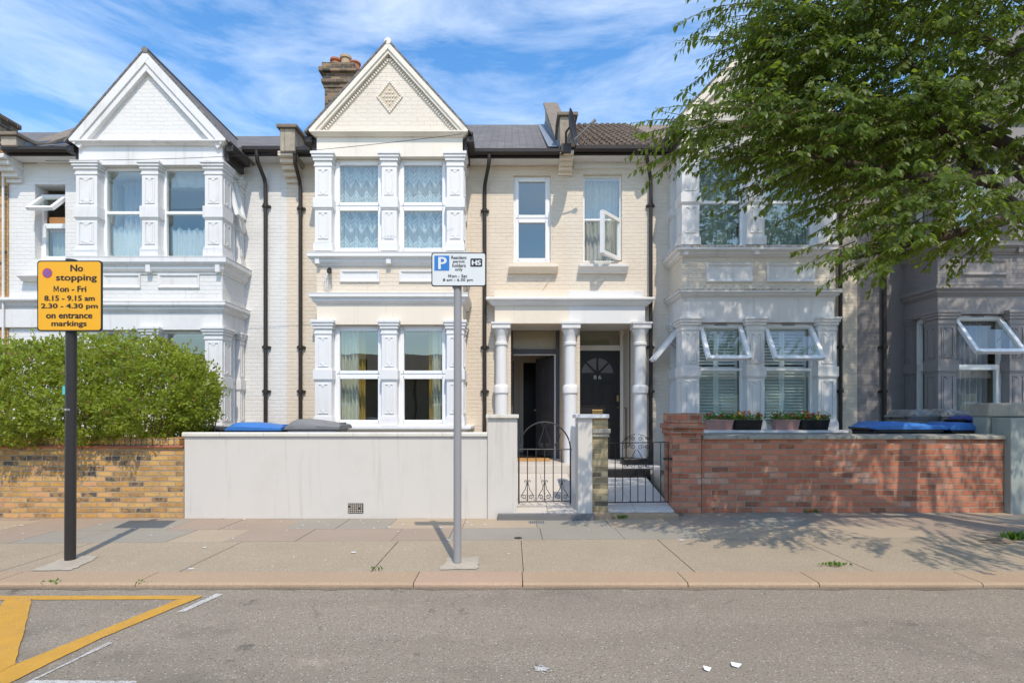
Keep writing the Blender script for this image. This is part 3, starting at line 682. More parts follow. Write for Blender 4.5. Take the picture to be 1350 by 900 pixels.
    # gable copings
    for sx in (gx0, gx1):
        L = Vector((sx - ax, zg + .05 - az)); n = Vector((-L.y, L.x)).normalized()
        if n.y < 0: n = -n
        mb = MB()
        def rake(t0, t1, y0, y1, mat=0, i0=0.0, i1=1.0):
            p, q = Vector((ax, az)) + L * i0, Vector((ax, az)) + L * i1
            mb.prism([tuple(p + n * t0 + Vector((0, 0))), tuple(q + n * t0), tuple(q + n * t1), tuple(p + n * t1)], 'xz', y0, y1, mat)
        rk = S['rake']
        ee = .004 if sx == gx1 else 0.0
        rake(-rk[0], 0.0, yf - .06 + ee, yf + .2 - ee); rake(-rk[0] * .55, .03, yf - .085 + ee, yf + .2 - ee * 2)
        mb.build('gable_coping', P['trimtop'], H, bevel=.004)
        # roof slope behind the gable
        mb = MB(); p, q = Vector((ax, az)) + n * .03, Vector((ax, az)) + L * 1.04 + n * .03
        p2 = p + Vector((0, .045)); q2 = q + n * .032
        mb.prism([tuple(p), tuple(q), tuple(q2), tuple(p2)], 'xz', yf - .095 + ee * 2, 13.2 + ee); mb.build('gable_roof', M['slate'], H)
        # bay gutter along the side eave
        sgn = 1 if sx > ax else -1
        gx = sx - sgn * .02
        mb = MB(); mb.box(min(gx, gx + sgn * .13), max(gx, gx + sgn * .13), yf - .02, YW - .2, zg - .12, zg - .005); mb.box(min(gx - sgn * .05, gx + sgn * .02), max(gx - sgn * .05, gx + sgn * .02), yf + .05, YW - .2, zg - .26, zg - .02)
        mb.build('bay_gutter', M['brown_black'], H, bevel=.012)
    mb = MB(); mb.tube([(ax, yf - .09, az + .05), (ax, yf + 3.5, az + .05)], .06, 10); mb.build('ridge_tile', S.get('ridge_mat', M['slate']), H)
    if S.get('ornament'):
        mb = MB()
        for sx in (gx0, gx1):
            L = Vector((sx - ax, zg + .05 - az)); ln = L.length; d_ = L.normalized(); n = Vector((-d_.y, d_.x))
            if n.y < 0: n = -n
            cnt = 42
            for k in range(1, cnt - 1):
                p = Vector((ax, az)) + L * (k / cnt) - n * (S['rake'][0] + .04)
                hh = .014
                mb.prism([tuple(p - d_ * hh - n * .022), tuple(p + d_ * hh - n * .022), tuple(p + d_ * hh + n * .026), tuple(p - d_ * hh + n * .026)], 'xz', yf - .012, yf + .05)
        mb.build('dentil_course', P['trimtop'], H); mb = MB()
        cx, cz = X(513, YB), zb(125); st = .068
        mb.prism([(cx, cz - .29), (cx + .225, cz), (cx, cz + .29), (cx - .225, cz)], 'xz', yf + .012, yf + .05, 1)
        for i in range(-4, 5):
            for j in range(-4, 5):
                u, w = (i - j) * .027, (i + j) * .034
                e_ = max(abs(i), abs(j))
                if e_ == 3 or (e_ < 3 and (i + j) % 2): continue
                s_ = .021 if e_ == 4 else .016
                mb.prism([(cx + u, cz + w - s_ * 1.2), (cx + u + s_, cz + w), (cx + u, cz + w + s_ * 1.2), (cx + u - s_, cz + w)], 'xz', yf - .004, yf + .05)
        mb.build('gable_ornament', [P['trimtop'], M['tan']], H)
    # rooms behind the bay
    mb = MB()
    for z0, z1 in ((lo0 - .02, lo1 + .02), (up0 - .02, up1 + .02)):
        q0, q1, y0, y1 = xl - .7, xr + .7, YW + .31, 13.6; z00 = z0 - .35
        mb.quad((q0, y1, z00), (q1, y1, z00), (q1, y1, z1), (q0, y1, z1)); mb.quad((q0, y0, z00), (q0, y1, z00), (q0, y1, z1), (q0, y0, z1)); mb.quad((q1, y0, z00), (q1, y1, z00), (q1, y1, z1), (q1, y0, z1))
        mb.quad((q0, y0, z00), (q1, y0, z00), (q1, y1, z00), (q0, y1, z00)); mb.quad((q0, y0, z1), (q1, y0, z1), (q1, y1, z1), (q0, y1, z1))
    mb.build('room', M['room'], H, fix=False)
    return dict(xl=xl, xr=xr, lo=(lo0, lo1), up=(up0, up1), yf=yf, win=[(b, c), (d, e)])

def hole_for(px0, px1, py0, py1, Y=YW): return (X(px0, Y), X(px1, Y), Z(py1, Y), Z(py0, Y))

def roof_run(H, x0, x1, ze, zr, mat, y0=9.99):
    mb = MB(); mb.prism([(y0, ze), (14.3, zr), (14.3, zr + .07), (y0 - .02, ze + .06)], 'yz', x0, x1)
    mb.prism([(14.3, zr), (18.5, ze), (18.5, ze + .07), (14.3, zr + .07)], 'yz', x0, x1)
    return mb.build('roof', mat, H)
def gutter(H, x0, x1, ztop, y=9.985):
    mb = MB(); mb.prism([(y, ztop), (y - .055, ztop), (y - .11, ztop), (y - .105, ztop - .06), (y - .055, ztop - .1), (y - .0, ztop - .06)], 'yz', x0, x1)
    mb.box(x0, x1, y + .005, y + .03, ztop - .13, ztop + .01); mb.box(x0, x1, y + .031, YW - .002, ztop - .125, ztop - .11, 1)
    return mb.build('gutter', [M['brown_black'], M['white']], H)
def downpipe(H, px, ztop, zbot, y=YW - .07, swan=True, mat=None):
    x = X(px, y); mb = MB(); pts = []
    if swan: pts += [(x + swan, 9.92, ztop), (x + swan, 9.92, ztop - .1), (x + swan * .85, 9.95, ztop - .2), (x + swan * .1, y - .04, ztop - .42), (x, y, ztop - .52)]
    pts += [(x, y, ztop - .6), (x, y, (ztop + zbot) / 2), (x, y, zbot)]
    mb.tube(pts, .036, 12)
    z = zbot + .6
    for zz in (ztop - .95, zbot + 2.55, zbot + 1.7):
        mb.lathe(x, y, [(.05, zz), (.05, zz + .06)], 12); mb.box(x - .08, x + .08, y + .02, YW, zz + .01, zz + .05)
    return mb.build('downpipe', mat or M['brown_black'], H, smooth=True)
def parapet(H, pxc, zfront_py, ze, zr, drop=.12, up=.6, mat='parapet', lead=True):
    xc = X(pxc, 9.75); w = .14; mb = MB(); zt = Z(zfront_py, 9.75)
    top = [(9.84, zt), (10.2, zt + .02), (10.45, zt - drop), (14.3, zr + up)]
    mb.prism([(9.84, ze + .03)] + top + [(14.3, zr - .3), (10.32, ze - .1), (10.0, ze - .02)], 'yz', xc - w, xc + w, 0)
    cop = [(9.79, zt), (10.21, zt + .02), (10.46, zt - drop), (14.3, zr + up), (14.3, zr + up + .07), (10.47, zt - drop + .08), (10.24, zt + .085), (9.79, zt + .065)]
    mb.prism(cop, 'yz', xc - w - .05, xc + w + .05, 1)
    o = mb.build('parapet', [M[mat], M['coping_old']], H, bevel=.01)
    if lead:
        for s in (-1, 1):
            mb = MB(); q = xc + s * (w + .006)
            mb.prism([(10.0, ze + .05), (14.3, zr + .05), (14.3, zr + .16), (10.0, ze + .17)], 'yz', min(q, q + s * .01), max(q, q + s * .01))
            mb.quad((q, 9.995, ze + .085), (q, 14.3, zr + .085), (q + s * .2, 14.3, zr + .085), (q + s * .2, 9.995, ze + .085))
            mb.build('flashing', M['lead'], o)
    return o
def curtain(label, x0, x1, z0, z1, y, mat, folds=9, amp=.025, group='net curtains', name='curtain', gather=0.0, scallop=0.0):
    nx, nz = 70, 12; mb = MB(); ox, oz = (x0 + x1) / 2, (z0 + z1) / 2; ph = random.uniform(0, 6)
    vs = []
    for j in range(nz + 1):
        for i in range(nx + 1):
            f = i / nx; g = j / nz
            u = x0 + (x1 - x0) * f; yy = amp * math.sin(2 * math.pi * folds * f + ph + .5 * math.sin(3 * f + g)) + amp * .5 * math.sin(2 * math.pi * folds * .37 * f + 1.3 + g)
            zz = z0 + (z1 - z0) * g
            if g == 1 and scallop: zz -= scallop * abs(math.sin(math.pi * 5 * f))
            u += gather * (0.5 - f) * math.sin(math.pi * g)
            vs.append((u, y + yy * (.6 + .4 * (1 - g)), zz))
    mb.add(vs, [(j * (nx + 1) + i, j * (nx + 1) + i + 1, (j + 1) * (nx + 1) + i + 1, (j + 1) * (nx + 1) + i) for j in range(nz) for i in range(nx)])
    o = mb.build(name, mat, origin=(ox, y, oz), smooth=True); return tag(o, label, 'curtain', group)

# per-house recipes, photo rows and columns measured on the bay front
SL = dict(pil=[(100, 128), (187, 208), (270, 293)], gbase=190, apex=(193, 72), gx=(94, 298), up_top=216, up_cap=(213, 228), up_band=(272, 287), up_bot=338, up_tr=276, ledge=(339, 361), panels=[(133, 184), (207, 262)], panel_y=(361, 379),
          corn=(397, 411), lo_top=434, lo_cap=(431, 445), lo_band=(497, 511), lo_bot=571, lo_tr=504, rake=(.2,), inner=.0, open_up={'right': ('top', 14)}, sash=False)
SL['paint'] = dict(brick=M['brick_white'], smooth=M['white'], top=M['white'], gable=M['brick_white'], trimtop=M['white'])
SL['panel_mat'] = M['white']
SM = dict(pil=[(415, 437), (503, 523), (589, 611)], gbase=178, apex=(512, 60), gx=(409, 616), up_top=205, up_cap=(201, 217), up_band=(261, 274), up_bot=331, up_tr=268, ledge=(333, 350), panels=[(448, 500), (526, 580)], panel_y=(356, 371),
          corn=(386, 400), lo_top=427, lo_cap=(422, 438), lo_band=(487, 500), lo_bot=561, lo_tr=493, rake=(.1,), ornament=True, ridge_mat=M['ivory'])
SM['paint'] = dict(brick=M['brick_cream'], smooth=M['cream'], top=M['ivory'], gable=M['brick_gable'], trimtop=M['ivory'])
SM['trim'] = M['white_clean']
SR = dict(pil=[(899, 922), (985, 1008), (1079, 1103)], gbase=163, apex=(1001, 46), gx=(895, 1107), up_top=199, up_cap=(195, 211), up_band=(255, 267), up_bot=323, up_tr=262, ledge=(325, 338), panels=[(932, 993), (1012, 1075)], panel_y=(347, 371),
          corn=(381, 391), lo_top=424, lo_cap=(418, 433), lo_band=(483, 496), lo_bot=566, lo_tr=486, rake=(.13,), ledge_mat=M['ledge_rust'], corn_mat=M['ledge_rust'], open_lo={'front': ('top', 33), 'left': ('top', 40)}, sash=False)
SR['paint'] = dict(brick=M['brick_cream_pale'], smooth=M['white'], top=M['ivory'], gable=M['brick_gable'], trimtop=M['ivory'])
SP = dict(pil=[(1237, 1261), (1331, 1353), (1425, 1449)], gbase=158, apex=(1343, 42), gx=(1232, 1454), up_top=194, up_cap=(190, 206), up_band=(250, 262), up_bot=317, up_tr=257, ledge=(319, 335), panels=[(1270, 1330), (1355, 1415)], panel_y=(342, 362),
          corn=(375, 389), lo_top=413, lo_cap=(409, 425), lo_band=(475, 489), lo_bot=560, lo_tr=481, rake=(.13,), open_lo={'front': ('top', 36)})
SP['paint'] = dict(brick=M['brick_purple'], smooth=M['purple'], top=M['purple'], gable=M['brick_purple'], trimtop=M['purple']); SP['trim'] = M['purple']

def main_wall(H, px0, px1, topz, holes, mat, bay=None, extra=None):
    x0, x1 = X(px0, YW), X(px1, YW); mb = MB(); hs = list(holes)
    if bay: 
        for z0, z1 in (bay['lo'], bay['up']): hs.append((bay['xl'] + .05, bay['xr'] - .05, z0, z1))
    mb.holes(fmap(YW), x0, x1, 0.0, topz, hs, .3)
    # party walls, floors and back so that no light leaks
    mb.box(x0 - .06, x0 + .06, YW + .31, 18.3, 0, topz); mb.box(x1 - .061, x1 + .059, YW + .31, 18.3, 0, topz); mb.box(x0, x1, 18.2, 18.3, 0, topz)
    mb.box(x0 + .07, x1 - .07, YW + .31, 18.1, topz - .06, topz - .01)
    return mb.build('wall', mat, H)
def corbel(H, pxc, py0, py1, w, mat):
    mb = MB(); xc = X(pxc, 10.1); z1, z0 = Z(py0, 10.1), Z(py1, 10.1); n = 5
    for k in range(n):
        a = z0 + (z1 - z0) * k / n; mb.box(xc - w, xc + w, YW - .05 - .09 * k, YW + .002 * k, a + (.0005 if k else 0), z0 + (z1 - z0) * (k + 1) / n)
    mb.build('corbel', mat, H, bevel=.006)
def sill(H, px0, px1, py0, py1, mat):
    mb = MB(); x0, x1, z1, z0 = X(px0, 10.15), X(px1, 10.15), Z(py0, 10.15), Z(py1, 10.15); h = z1 - z0
    mb.prism([(YW + .05, z0), (YW - .06, z0), (YW - .09, z0 + h * .3), (YW - .15, z0 + h * .55), (YW - .17, z0 + h * .6), (YW - .17, z1 - .015), (YW + .05, z1)], 'yz', x0, x1); mb.build('sill', mat, H, bevel=.004)
def room_box(H, x0, x1, z0, z1, mat, y0=YW + .31, y1=13.4):
    mb = MB()
    mb.quad((x0, y1, z0), (x1, y1, z0), (x1, y1, z1), (x0, y1, z1)); mb.quad((x0, y0, z0), (x0, y1, z0), (x0, y1, z1), (x0, y0, z1)); mb.quad((x1, y0, z0), (x1, y1, z0), (x1, y1, z1), (x1, y0, z1))
    mb.quad((x0, y0, z0), (x1, y0, z0), (x1, y1, z0), (x0, y1, z0)); mb.quad((x0, y0, z1), (x1, y0, z1), (x1, y1, z1), (x0, y1, z1))
    return mb.build('room', mat, H, fix=False)
GRP = 'terraced houses in the row'

# ---- white house on the left
HL = thing('terraced_house', 'white painted brick terraced house with plain white gable, behind the hedge', 'house', (X(195, YW), YW, 0), GRP)
zeL, zrL = Z(199, 9.99), Z(183, 14.3)
bayL = build_bay(HL, SL)
hL = hole_for(46, 86, 243, 342)
main_wall(HL, 12, 378, zeL + .02, [hL], M['brick_white'], bayL)
window_unit(HL, fmap(YW), hL[0], hL[1], hL[2], hL[3] - .14, zw(293), sb=.14, top_open=('top', 44))
room_box(HL, hL[0] - .4, hL[1] + .9, hL[2] - .3, hL[3] + .1, M['room'])
mb = MB(); mb.box(hL[0] + .05, hL[1] - .05, YW + .26, YW + .28, zw(300), zw(280)); mb.build('timber_board', M['board'], HL)
sill(HL, 22, 92, 361, 369, M['white'])
roof_run(HL, X(8, YW), X(378, YW), zeL, zrL, M['slate'])
gutter(HL, X(8, 9.98), X(104, 9.98), Z(196, 9.98)); gutter(HL, X(322, 9.98), X(374, 9.98), Z(196, 9.98))
downpipe(HL, 350, Z(200, 9.98), .1, swan=-.02)
mb = MB(); yq = YW + .001
mb.sweep([(X(-40, YW), yq), (X(100, YW), yq)], cornice_prof(zw(407), zw(394), .16)); mb.box(X(-40, YW), X(100, YW), YW - .06, YW - .0015, zw(432), zw(408)); mb.build('porch_entablature', M['white'], HL, bevel=.004)
parapet(HL, 5, 176, zeL, zrL, drop=-.12, up=1.0); corbel(HL, 8, 209, 236, .15, M['brick_white'])

# ---- cream house in the middle
HM = thing('terraced_house', 'cream painted house with diamond ornament in its gable, open dark front door', 'house', (X(565, YW), YW, 0), GRP)
zeM, zrM = Z(203, 9.99), Z(168, 14.3)
bayM = build_bay(HM, SM)
hM = hole_for(677, 726, 231, 346); pM = (X(673.5, YW), X(743, YW), 0.0, zw(426))
main_wall(HM, 378, 750, zeM + .02, [hM, pM], M['brick_cream'], bayM)
window_unit(HM, fmap(YW), hM[0], hM[1], hM[2], hM[3], zw(287), sb=.07)
sill(HM, 671, 736, 348, 358, M['cream']); room_box(HM, hM[0] - .9, hM[1] + .3, hM[2] - .3, hM[3] + .2, M['room'])
roof_run(HM, X(378, YW), X(748, YW), zeM, zrM, M['slate'])
gutter(HM, X(385, 9.98), X(414, 9.98), Z(197, 9.98)); gutter(HM, X(612, 9.98), X(743, 9.98), Z(199, 9.98))
downpipe(HM, 396, Z(203, 9.98), .1, swan=.02); downpipe(HM, 639, Z(206, 9.98), .1, swan=.1)
parapet(HM, 376, 166, zeM - .05, zrM); corbel(HM, 382, 206, 236, .14, M['brick_cream'])
# chimney behind the gable
cx, cy = X(453, 14), 14.0
mb = MB(); w = .36
mb.box(cx - w, cx + w, cy - .4, cy + .4, 7.5, Z(128, 14))
for k, (o, p0, p1) in enumerate([(.03, 128, 123), (.07, 123, 118), (.04, 118, 110), (.12, 110, 104), (.06, 104, 97)]):
    mb.box(cx - w - o, cx + w + o, cy - .4 - o, cy + .4 + o, Z(p0, 14) + .001, Z(p1, 14))
ch = mb.build('chimney', M['chimney_brick'], HM, bevel=.01)
for px, m, hgt in ((443, 'terracotta', .28), (456, 'buff_pot', .36), (468, 'terracotta', .2)):
    mb = MB(); q = X(px, 13.9); z = Z(97, 14)
    mb.lathe(q, 13.9, [(.13, z), (.12, z + hgt * .8), (.15, z + hgt * .82), (.15, z + hgt), (.1, z + hgt), (.09, z + .05)], 20); mb.build('chimney_pot', M[m], ch, smooth=True)

# ---- pale house on the right
HR = thing('terraced_house', 'pale house with black panelled door and rust-stained ledges, half behind the tree', 'house', (X(935, YW), YW, 0), GRP)
zeR, zrR = Z(199, 9.99), Z(168, 14.3)
bayR = build_bay(HR, SR)
hR = hole_for(769, 820, 230, 345); pR = (X(764.5, YW), X(836, YW), 0.0, zw(426))
main_wall(HR, 750, 1130, zeR + .02, [hR, pR], M['brick_cream_pale'], bayR)
window_unit(HR, fmap(YW), hR[0], hR[1], hR[2], hR[3], zw(288), sb=.07, low_open=('right', 50), fw=.035, sash=False)
sill(HR, 764, 829, 347, 358, M['white']); room_box(HR, hR[0] - .3, hR[1] + .8, hR[2] - .3, hR[3] + .2, M['room'])
mb = MB(); mb.box(X(756, YW), X(838, YW), YW - .02, YW - .001, zw(222), zw(211)); mb.build('eaves_band', M['white'], HR)
roof_run(HR, X(750, YW), X(1130, YW), zeR, zrR, M['tile_brown'])
mb = MB()
x = X(758, 9.95); ny = 15; ys_ = [9.96 + (14.28 - 9.96) * k / ny for k in range(ny + 1)]
zof = lambda y: zeR + .07 + (zrR - zeR) * (y - 9.96) / (14.28 - 9.96)
while x < X(893, 9.95):
    for k in range(ny): mb.tube([(x, ys_[k] - .02, zof(ys_[k]) + .022), (x, ys_[k + 1], zof(ys_[k + 1]) - .004)], .036, 6)
    x += .15
mb.build('roof_tile_rolls', M['tile_brown'], HR)
gutter(HR, X(744, 9.98), X(896, 9.98), Z(195, 9.98))
downpipe(HR, 858, Z(199, 9.98), .1, swan=-.16)
parapet(HR, 749, 150, zeR, zrR, mat='parapet'); corbel(HR, 746, 205, 226, .13, M['cream'])
downpipe(HR, 1108, Z(199, 9.98), .1, swan=.0)
mb = MB(); q = X(1134, 13.5); mb.box(q - .4, q + .4, 13.1, 13.9, 7.5, Z(148, 13.5)); mb.box(q - .46, q + .46, 13.04, 13.96, Z(148, 13.5) + .001, Z(141, 13.5)); c2 = mb.build('chimney', M['chimney_brick'], HR)
for o in (-.2, .15):
    mb = MB(); mb.lathe(q + o, 13.5, [(.13, Z(141, 13.5)), (.12, Z(130, 13.5)), (.15, Z(129, 13.5)), (.15, Z(126, 13.5)), (.1, Z(126, 13.5))], 18); mb.build('chimney_pot', M['terracotta'], c2, smooth=True)

# ---- mauve house at the right edge
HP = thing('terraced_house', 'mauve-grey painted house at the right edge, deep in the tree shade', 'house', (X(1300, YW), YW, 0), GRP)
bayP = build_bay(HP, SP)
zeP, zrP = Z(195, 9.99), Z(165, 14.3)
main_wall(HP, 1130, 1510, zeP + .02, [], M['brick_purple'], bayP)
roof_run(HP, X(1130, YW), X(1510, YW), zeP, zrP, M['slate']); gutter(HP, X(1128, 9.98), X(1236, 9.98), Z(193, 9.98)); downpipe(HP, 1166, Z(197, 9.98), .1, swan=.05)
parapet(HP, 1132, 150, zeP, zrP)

# ---- yellow brick house at the far left edge
HF = thing('terraced_house', 'unpainted yellow brick house showing only its corner at the left edge', 'house', (X(-60, YW), YW, 0), GRP)
mb = MB(); mb.box(X(-330, YW), X(12, YW) - .001, YW - .02, YW + .5, 0, Z(195, YW)); mb.build('wall', M['yellow_brick'], HF)
roof_run(HF, X(-330, YW), X(2, YW), Z(196, 9.99), Z(178, 14.3), M['slate'])
gutter(HF, X(-330, 9.98), X(-4, 9.98), Z(200, 9.98)); mb = MB(); mb.tube([(X(4, 10.2), 10.2, Z(205, 10.2)), (X(4, 10.2), 10.2, .1)], .018, 8); mb.build('cable_pipe', M['white'], HF)
mb = MB(); mb.box(X(-30, 11), X(6, 11), 10.7, 11.3, 6, Z(160, 11)); mb.box(X(-32, 11), X(8, 11), 10.65, 11.35, Z(160, 11) + .001, Z(154, 11)); mb.build('chimney', M['chimney_brick'], HF)

# ---- shared porch: columns, entablature, recess, doors
def column(H, px, zbase, mat):
    y = 10.19; x = X(px, y); r = .115; zt = Z(428, y); q = lambda p: Z(p, y)
    mb = MB()
    mb.lathe(x, y, [(r * 1.12, zbase), (r * 1.12, q(519)), (r * 1.3, q(518)), (r * 1.3, q(510)), (r * 1.18, q(508)), (r, q(507)), (r * .93, q(456)), (r * 1.1, q(455)), (r * 1.1, q(452)), (r * .93, q(451)), (r * .95, q(444)), (r * 1.1, q(441)), (r * 1.35, q(436)), (r * 1.4, q(434))], 32)
    mb.box(x - r * 1.5, x + r * 1.5, y - r * 1.5, YW + .02, q(434) + .001, q(428.5)); mb.box(x - r * 1.65, x + r * 1.65, y - r * 1.65, YW + .02, q(428.5) + .001, q(426))
    mb.box(x - r * .8, x + r * .8, y, YW + .01, zbase, q(434))
    return mb.build('column', mat, H, smooth=True)
column(HM, 661, .40, M['white_clean']); column(HM, 752, .40, M['white_clean']); column(HR, 844, .42, M['white'])
for H, p0, p1, m1, path_end in ((HM, 650, 750, M['cream'], 'l'), (HR, 750, 853, M['white_clean'], 'r')):
    y = 10.13; x0, x1 = X(p0, y), X(p1, y); mb = MB(); q = lambda p: Z(p, y)
    mb.box(x0 + (.0 if path_end == 'r' else .03), x1 - (.03 if path_end == 'r' else 0), y + .02, YW - .001, q(426), q(403), 0)
    mb.box(x0 + (0 if path_end == 'r' else .02), x1 - (.06 if path_end == 'r' else 0), y + .03, YW - .001, q(393) + .001, q(383), 0)
    pth = [(x0, YW), (x0, y + .02), (x1, y + .02)] if path_end == 'l' else [(x0 + .001, y + .02), (x1, y + .02), (x1, YW)]
    mb.sweep(pth, cornice_prof(q(403), q(393), .13), 1)
    mb.build('porch_entablature', [m1, M['white_clean']], H, bevel=.004)
def porch(H, p, floorz, mats, hall):
    """recess lined with brick, floor slab and step"""
    x0, x1, _, z1 = p; mb = MB(); z1 += .001
    mb.box(x0 - .12, x0 - .0005, YW + .3, YD + .1, 0, z1); mb.box(x1 + .0005, x1 + .12, YW + .3, YD + .1, 0, z1); mb.build('porch_wall', mats[0], H)
    mb = MB(); mb.box(x0 - .1, x1 + .1, YW + .001, YD + .3, z1 + .0005, z1 + .06); mb.build('porch_ceiling', M['white'], H)
    mb = MB(); mb.box(x0 - .15, x1 + (.17 if H is HM else .35), 9.72, YD + .1, .1, floorz); mb.build('porch_step', mats[1], H, bevel=.008)
porch(HM, pM, .455, (M['brick_cream'], M['path_tile']), True)
porch(HR, (pR[0], pR[1], pR[2], pR[3]), .44, (M['brick_cream_pale'], M['path_stone']), False)
mb = MB(); mb.box(X(762, 9.7), X(850, 9.7) + .1, 9.66, 9.715, .12, .40); mb.box(X(822, 9.97), X(862, 9.97), 9.97, YW - .002, .2, .56); mb.build('black_plinth', M['black'], HR, bevel=.02)

# middle house door frame, fanlight, leaf, hall
x0, x1 = pM[0] + .002, pM[1] - .002; zf = .455; zd = Z(466, YD); zfan0, zfan1 = Z(460, YD), Z(430, YD)
mb = MB()
mb.box(x0, x0 + .04, YD, YD + .08, zf, pM[3]); mb.box(x1 - .075, x1, YD, YD + .08, zf, pM[3]); mb.box(x0 + .04, x1 - .075, YD, YD + .08, zd - .005, zfan0); mb.box(x0 + .04, x1 - .075, YD, YD + .08, zfan1, pM[3])
mb.box(x1 - .1, x1 - .0755, YD + .03, YD + .1, zf, zd - .006, 1); mb.box(x0 + .04, x1 - .1, YD + .03, YD + .1, zd - .03, zd - .006, 1)
df = mb.build('door_frame', [M['door_grey'], M['upvc']], HM, bevel=.004)
mb = MB(); mb.quad((x0 + .04, YD + .04, zfan0), (x1 - .075, YD + .04, zfan0), (x1 - .075, YD + .04, zfan1), (x0 + .04, YD + .04, zfan1)); mb.build('fanlight', plain('lit_ceiling_beige', (.40, .34, .22), .25, amt=.3, spec=.5), df)  # flat beige carries the lit hall ceiling seen through the fanlight
# open leaf hinged on the right jamb, swung inwards
hx, hy, ang = x1 - .1, YD + .1, R(66); wl = .84
def lf(u, d, z): return (hx - u * math.cos(ang) - d * math.sin(ang), hy + u * math.sin(ang) - d * math.cos(ang), z)
mb = MB(); mb.lbox(lf, 0, wl, -.022, .022, zf + .01, zd - .03)
for r0, r1 in ((.12, .5), (.6, 1.0), (1.1, 1.5), (1.6, 1.98)):
    for c0, c1 in ((.1, .38), (.46, .74)): 
        mb.lbox(lf, c0, c1, .0225, .03, zf + r0, zf + r1); mb.lbox(lf, c0 + .04, c1 - .04, .0305, .036, zf + r0 + .04, zf + r1 - .04)
dl = mb.build('door', M['door_grey'], HM, bevel=.004)
mb = MB(); mb.lathe(*lf(.79, .06, 0)[:2], [(.0, zf + 1.0), (.025, zf + 1.01), (.028, zf + 1.03), (.0, zf + 1.055)], 12); mb.build('door_knob', M['chrome'], dl)
mb = MB()
hz1 = pM[3]
mb.quad((x0, YD + .09, zf), (x0, 14, zf), (x0, 14, hz1), (x0, YD + .09, hz1)); mb.quad((x1 + .15, YD + .09, zf), (x1 + .15, 14, zf), (x1 + .15, 14, hz1), (x1 + .15, YD + .09, hz1))
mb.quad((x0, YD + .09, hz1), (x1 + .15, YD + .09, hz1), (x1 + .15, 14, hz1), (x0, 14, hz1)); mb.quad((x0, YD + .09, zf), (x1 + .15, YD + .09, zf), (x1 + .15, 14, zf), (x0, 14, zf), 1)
mb.quad((x0, 13.2, zf), (x0 + .25, 13.2, zf), (x0 + .25, 13.2, hz1), (x0, 13.2, hz1)); mb.quad((x0 + .25, 13.2, Z(478, 13.2)), (x1 + .15, 13.2, Z(478, 13.2)), (x1 + .15, 13.2, hz1), (x0 + .25, 13.2, hz1))
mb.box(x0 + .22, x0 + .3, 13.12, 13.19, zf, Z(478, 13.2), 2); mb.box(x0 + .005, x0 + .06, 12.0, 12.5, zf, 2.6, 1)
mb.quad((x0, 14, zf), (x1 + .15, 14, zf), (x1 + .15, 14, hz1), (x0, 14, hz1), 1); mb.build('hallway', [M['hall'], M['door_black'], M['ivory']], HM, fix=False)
mb = MB(); mb.box(X(660, 10.9), X(724, 10.9), 10.55, 11.0, .4565, .485); mt = mb.build('doormat', M['coir'], bevel=.006); tag(mt, 'tan coir doormat on the step before the open door', 'doormat')

# right house door
x0, x1 = X(762, YD), X(824, YD); ztop = Z(462, YD); zf = .445; dx0, dx1 = X(758, YD), X(817.5, YD)
mb = MB(); mb.box(dx1 + .003, x1 + .03, YD, YD + .07, zf, pR[3]); mb.box(pR[0] + .001, dx0 - .003, YD, YD + .07, zf, pR[3]); mb.box(dx0, dx1, YD, YD + .07, ztop + .003, Z(455, YD)); mb.box(dx0, dx1, YD, YD + .07, Z(429, YD), pR[3])
df = mb.build('door_frame', M['ivory'], HR, bevel=.004)
mb = MB(); mb.quad((dx0, YD + .03, Z(455, YD)), (dx1, YD + .03, Z(455, YD)), (dx1, YD + .03, Z(429, YD)), (dx0, YD + .03, Z(429, YD))); mb.build('fanlight', M['glass_dark'], df)
mb = MB(); xq = X(826, 10.7); mb.tube([(xq, 10.75, .44), (xq, 10.75, Z(538, 10.75)), (xq - .03, 10.72, Z(537, 10.75))], .012, 8); mb.build('handrail', M['iron'], HR)
mb = MB(); mb.box(pR[0], pR[1], YD + .071, YD + .12, 0, pR[3], 0); mb.build('lobby_backing', M['room'], HR)
mb = MB(); y = YD + .02; mb.box(dx0, dx1, y, y + .045, zf, ztop)
cxm = (dx0 + dx1) / 2; q = lambda p: Z(p, YD)
for c0, c1 in ((dx0 + .1, cxm - .05), (cxm + .05, dx1 - .1)):
    for r0, r1 in ((q(536), q(503)), (q(600), q(553))):
        for a, b, c, d in ((c0, c1, r0, r0 + .025), (c0, c1, r1 - .025, r1), (c0, c0 + .025, r0 + .025, r1 - .025), (c1 - .025, c1, r0 + .025, r1 - .025)): mb.box(a, b, y - .012, y - .0005, c, d)
        mb.box(c0 + .06, c1 - .06, y - .009, y - .0005, r0 + .06, r1 - .06)
door = mb.build('door', M['door_black'], HR, bevel=.003)
fz, fr = q(494), .335
mb = MB()
for k in range(4):
    a0, a1 = math.pi * k / 4 + .06, math.pi * (k + 1) / 4 - .06
    pts = [(cxm + .07 * math.cos((a0 + a1) / 2), fz + .02 + .07 * math.sin((a0 + a1) / 2))] + [(cxm + fr * math.cos(a0 + (a1 - a0) * j / 8), fz + .02 + fr * math.sin(a0 + (a1 - a0) * j / 8)) for j in range(9)]
    mb.prism(pts, 'xz', y - .004, y - .0006)
mb.build('fan_window', plain('smoky_door_glass', (0.16, 0.15, 0.16), .15, amt=.1, spec=.6), door)
mb = MB(); mb.box(cxm - .11, cxm + .11, y - .012, y - .0006, q(547), q(540)); mb.build('letter_plate', M['brass'], door, bevel=.003)
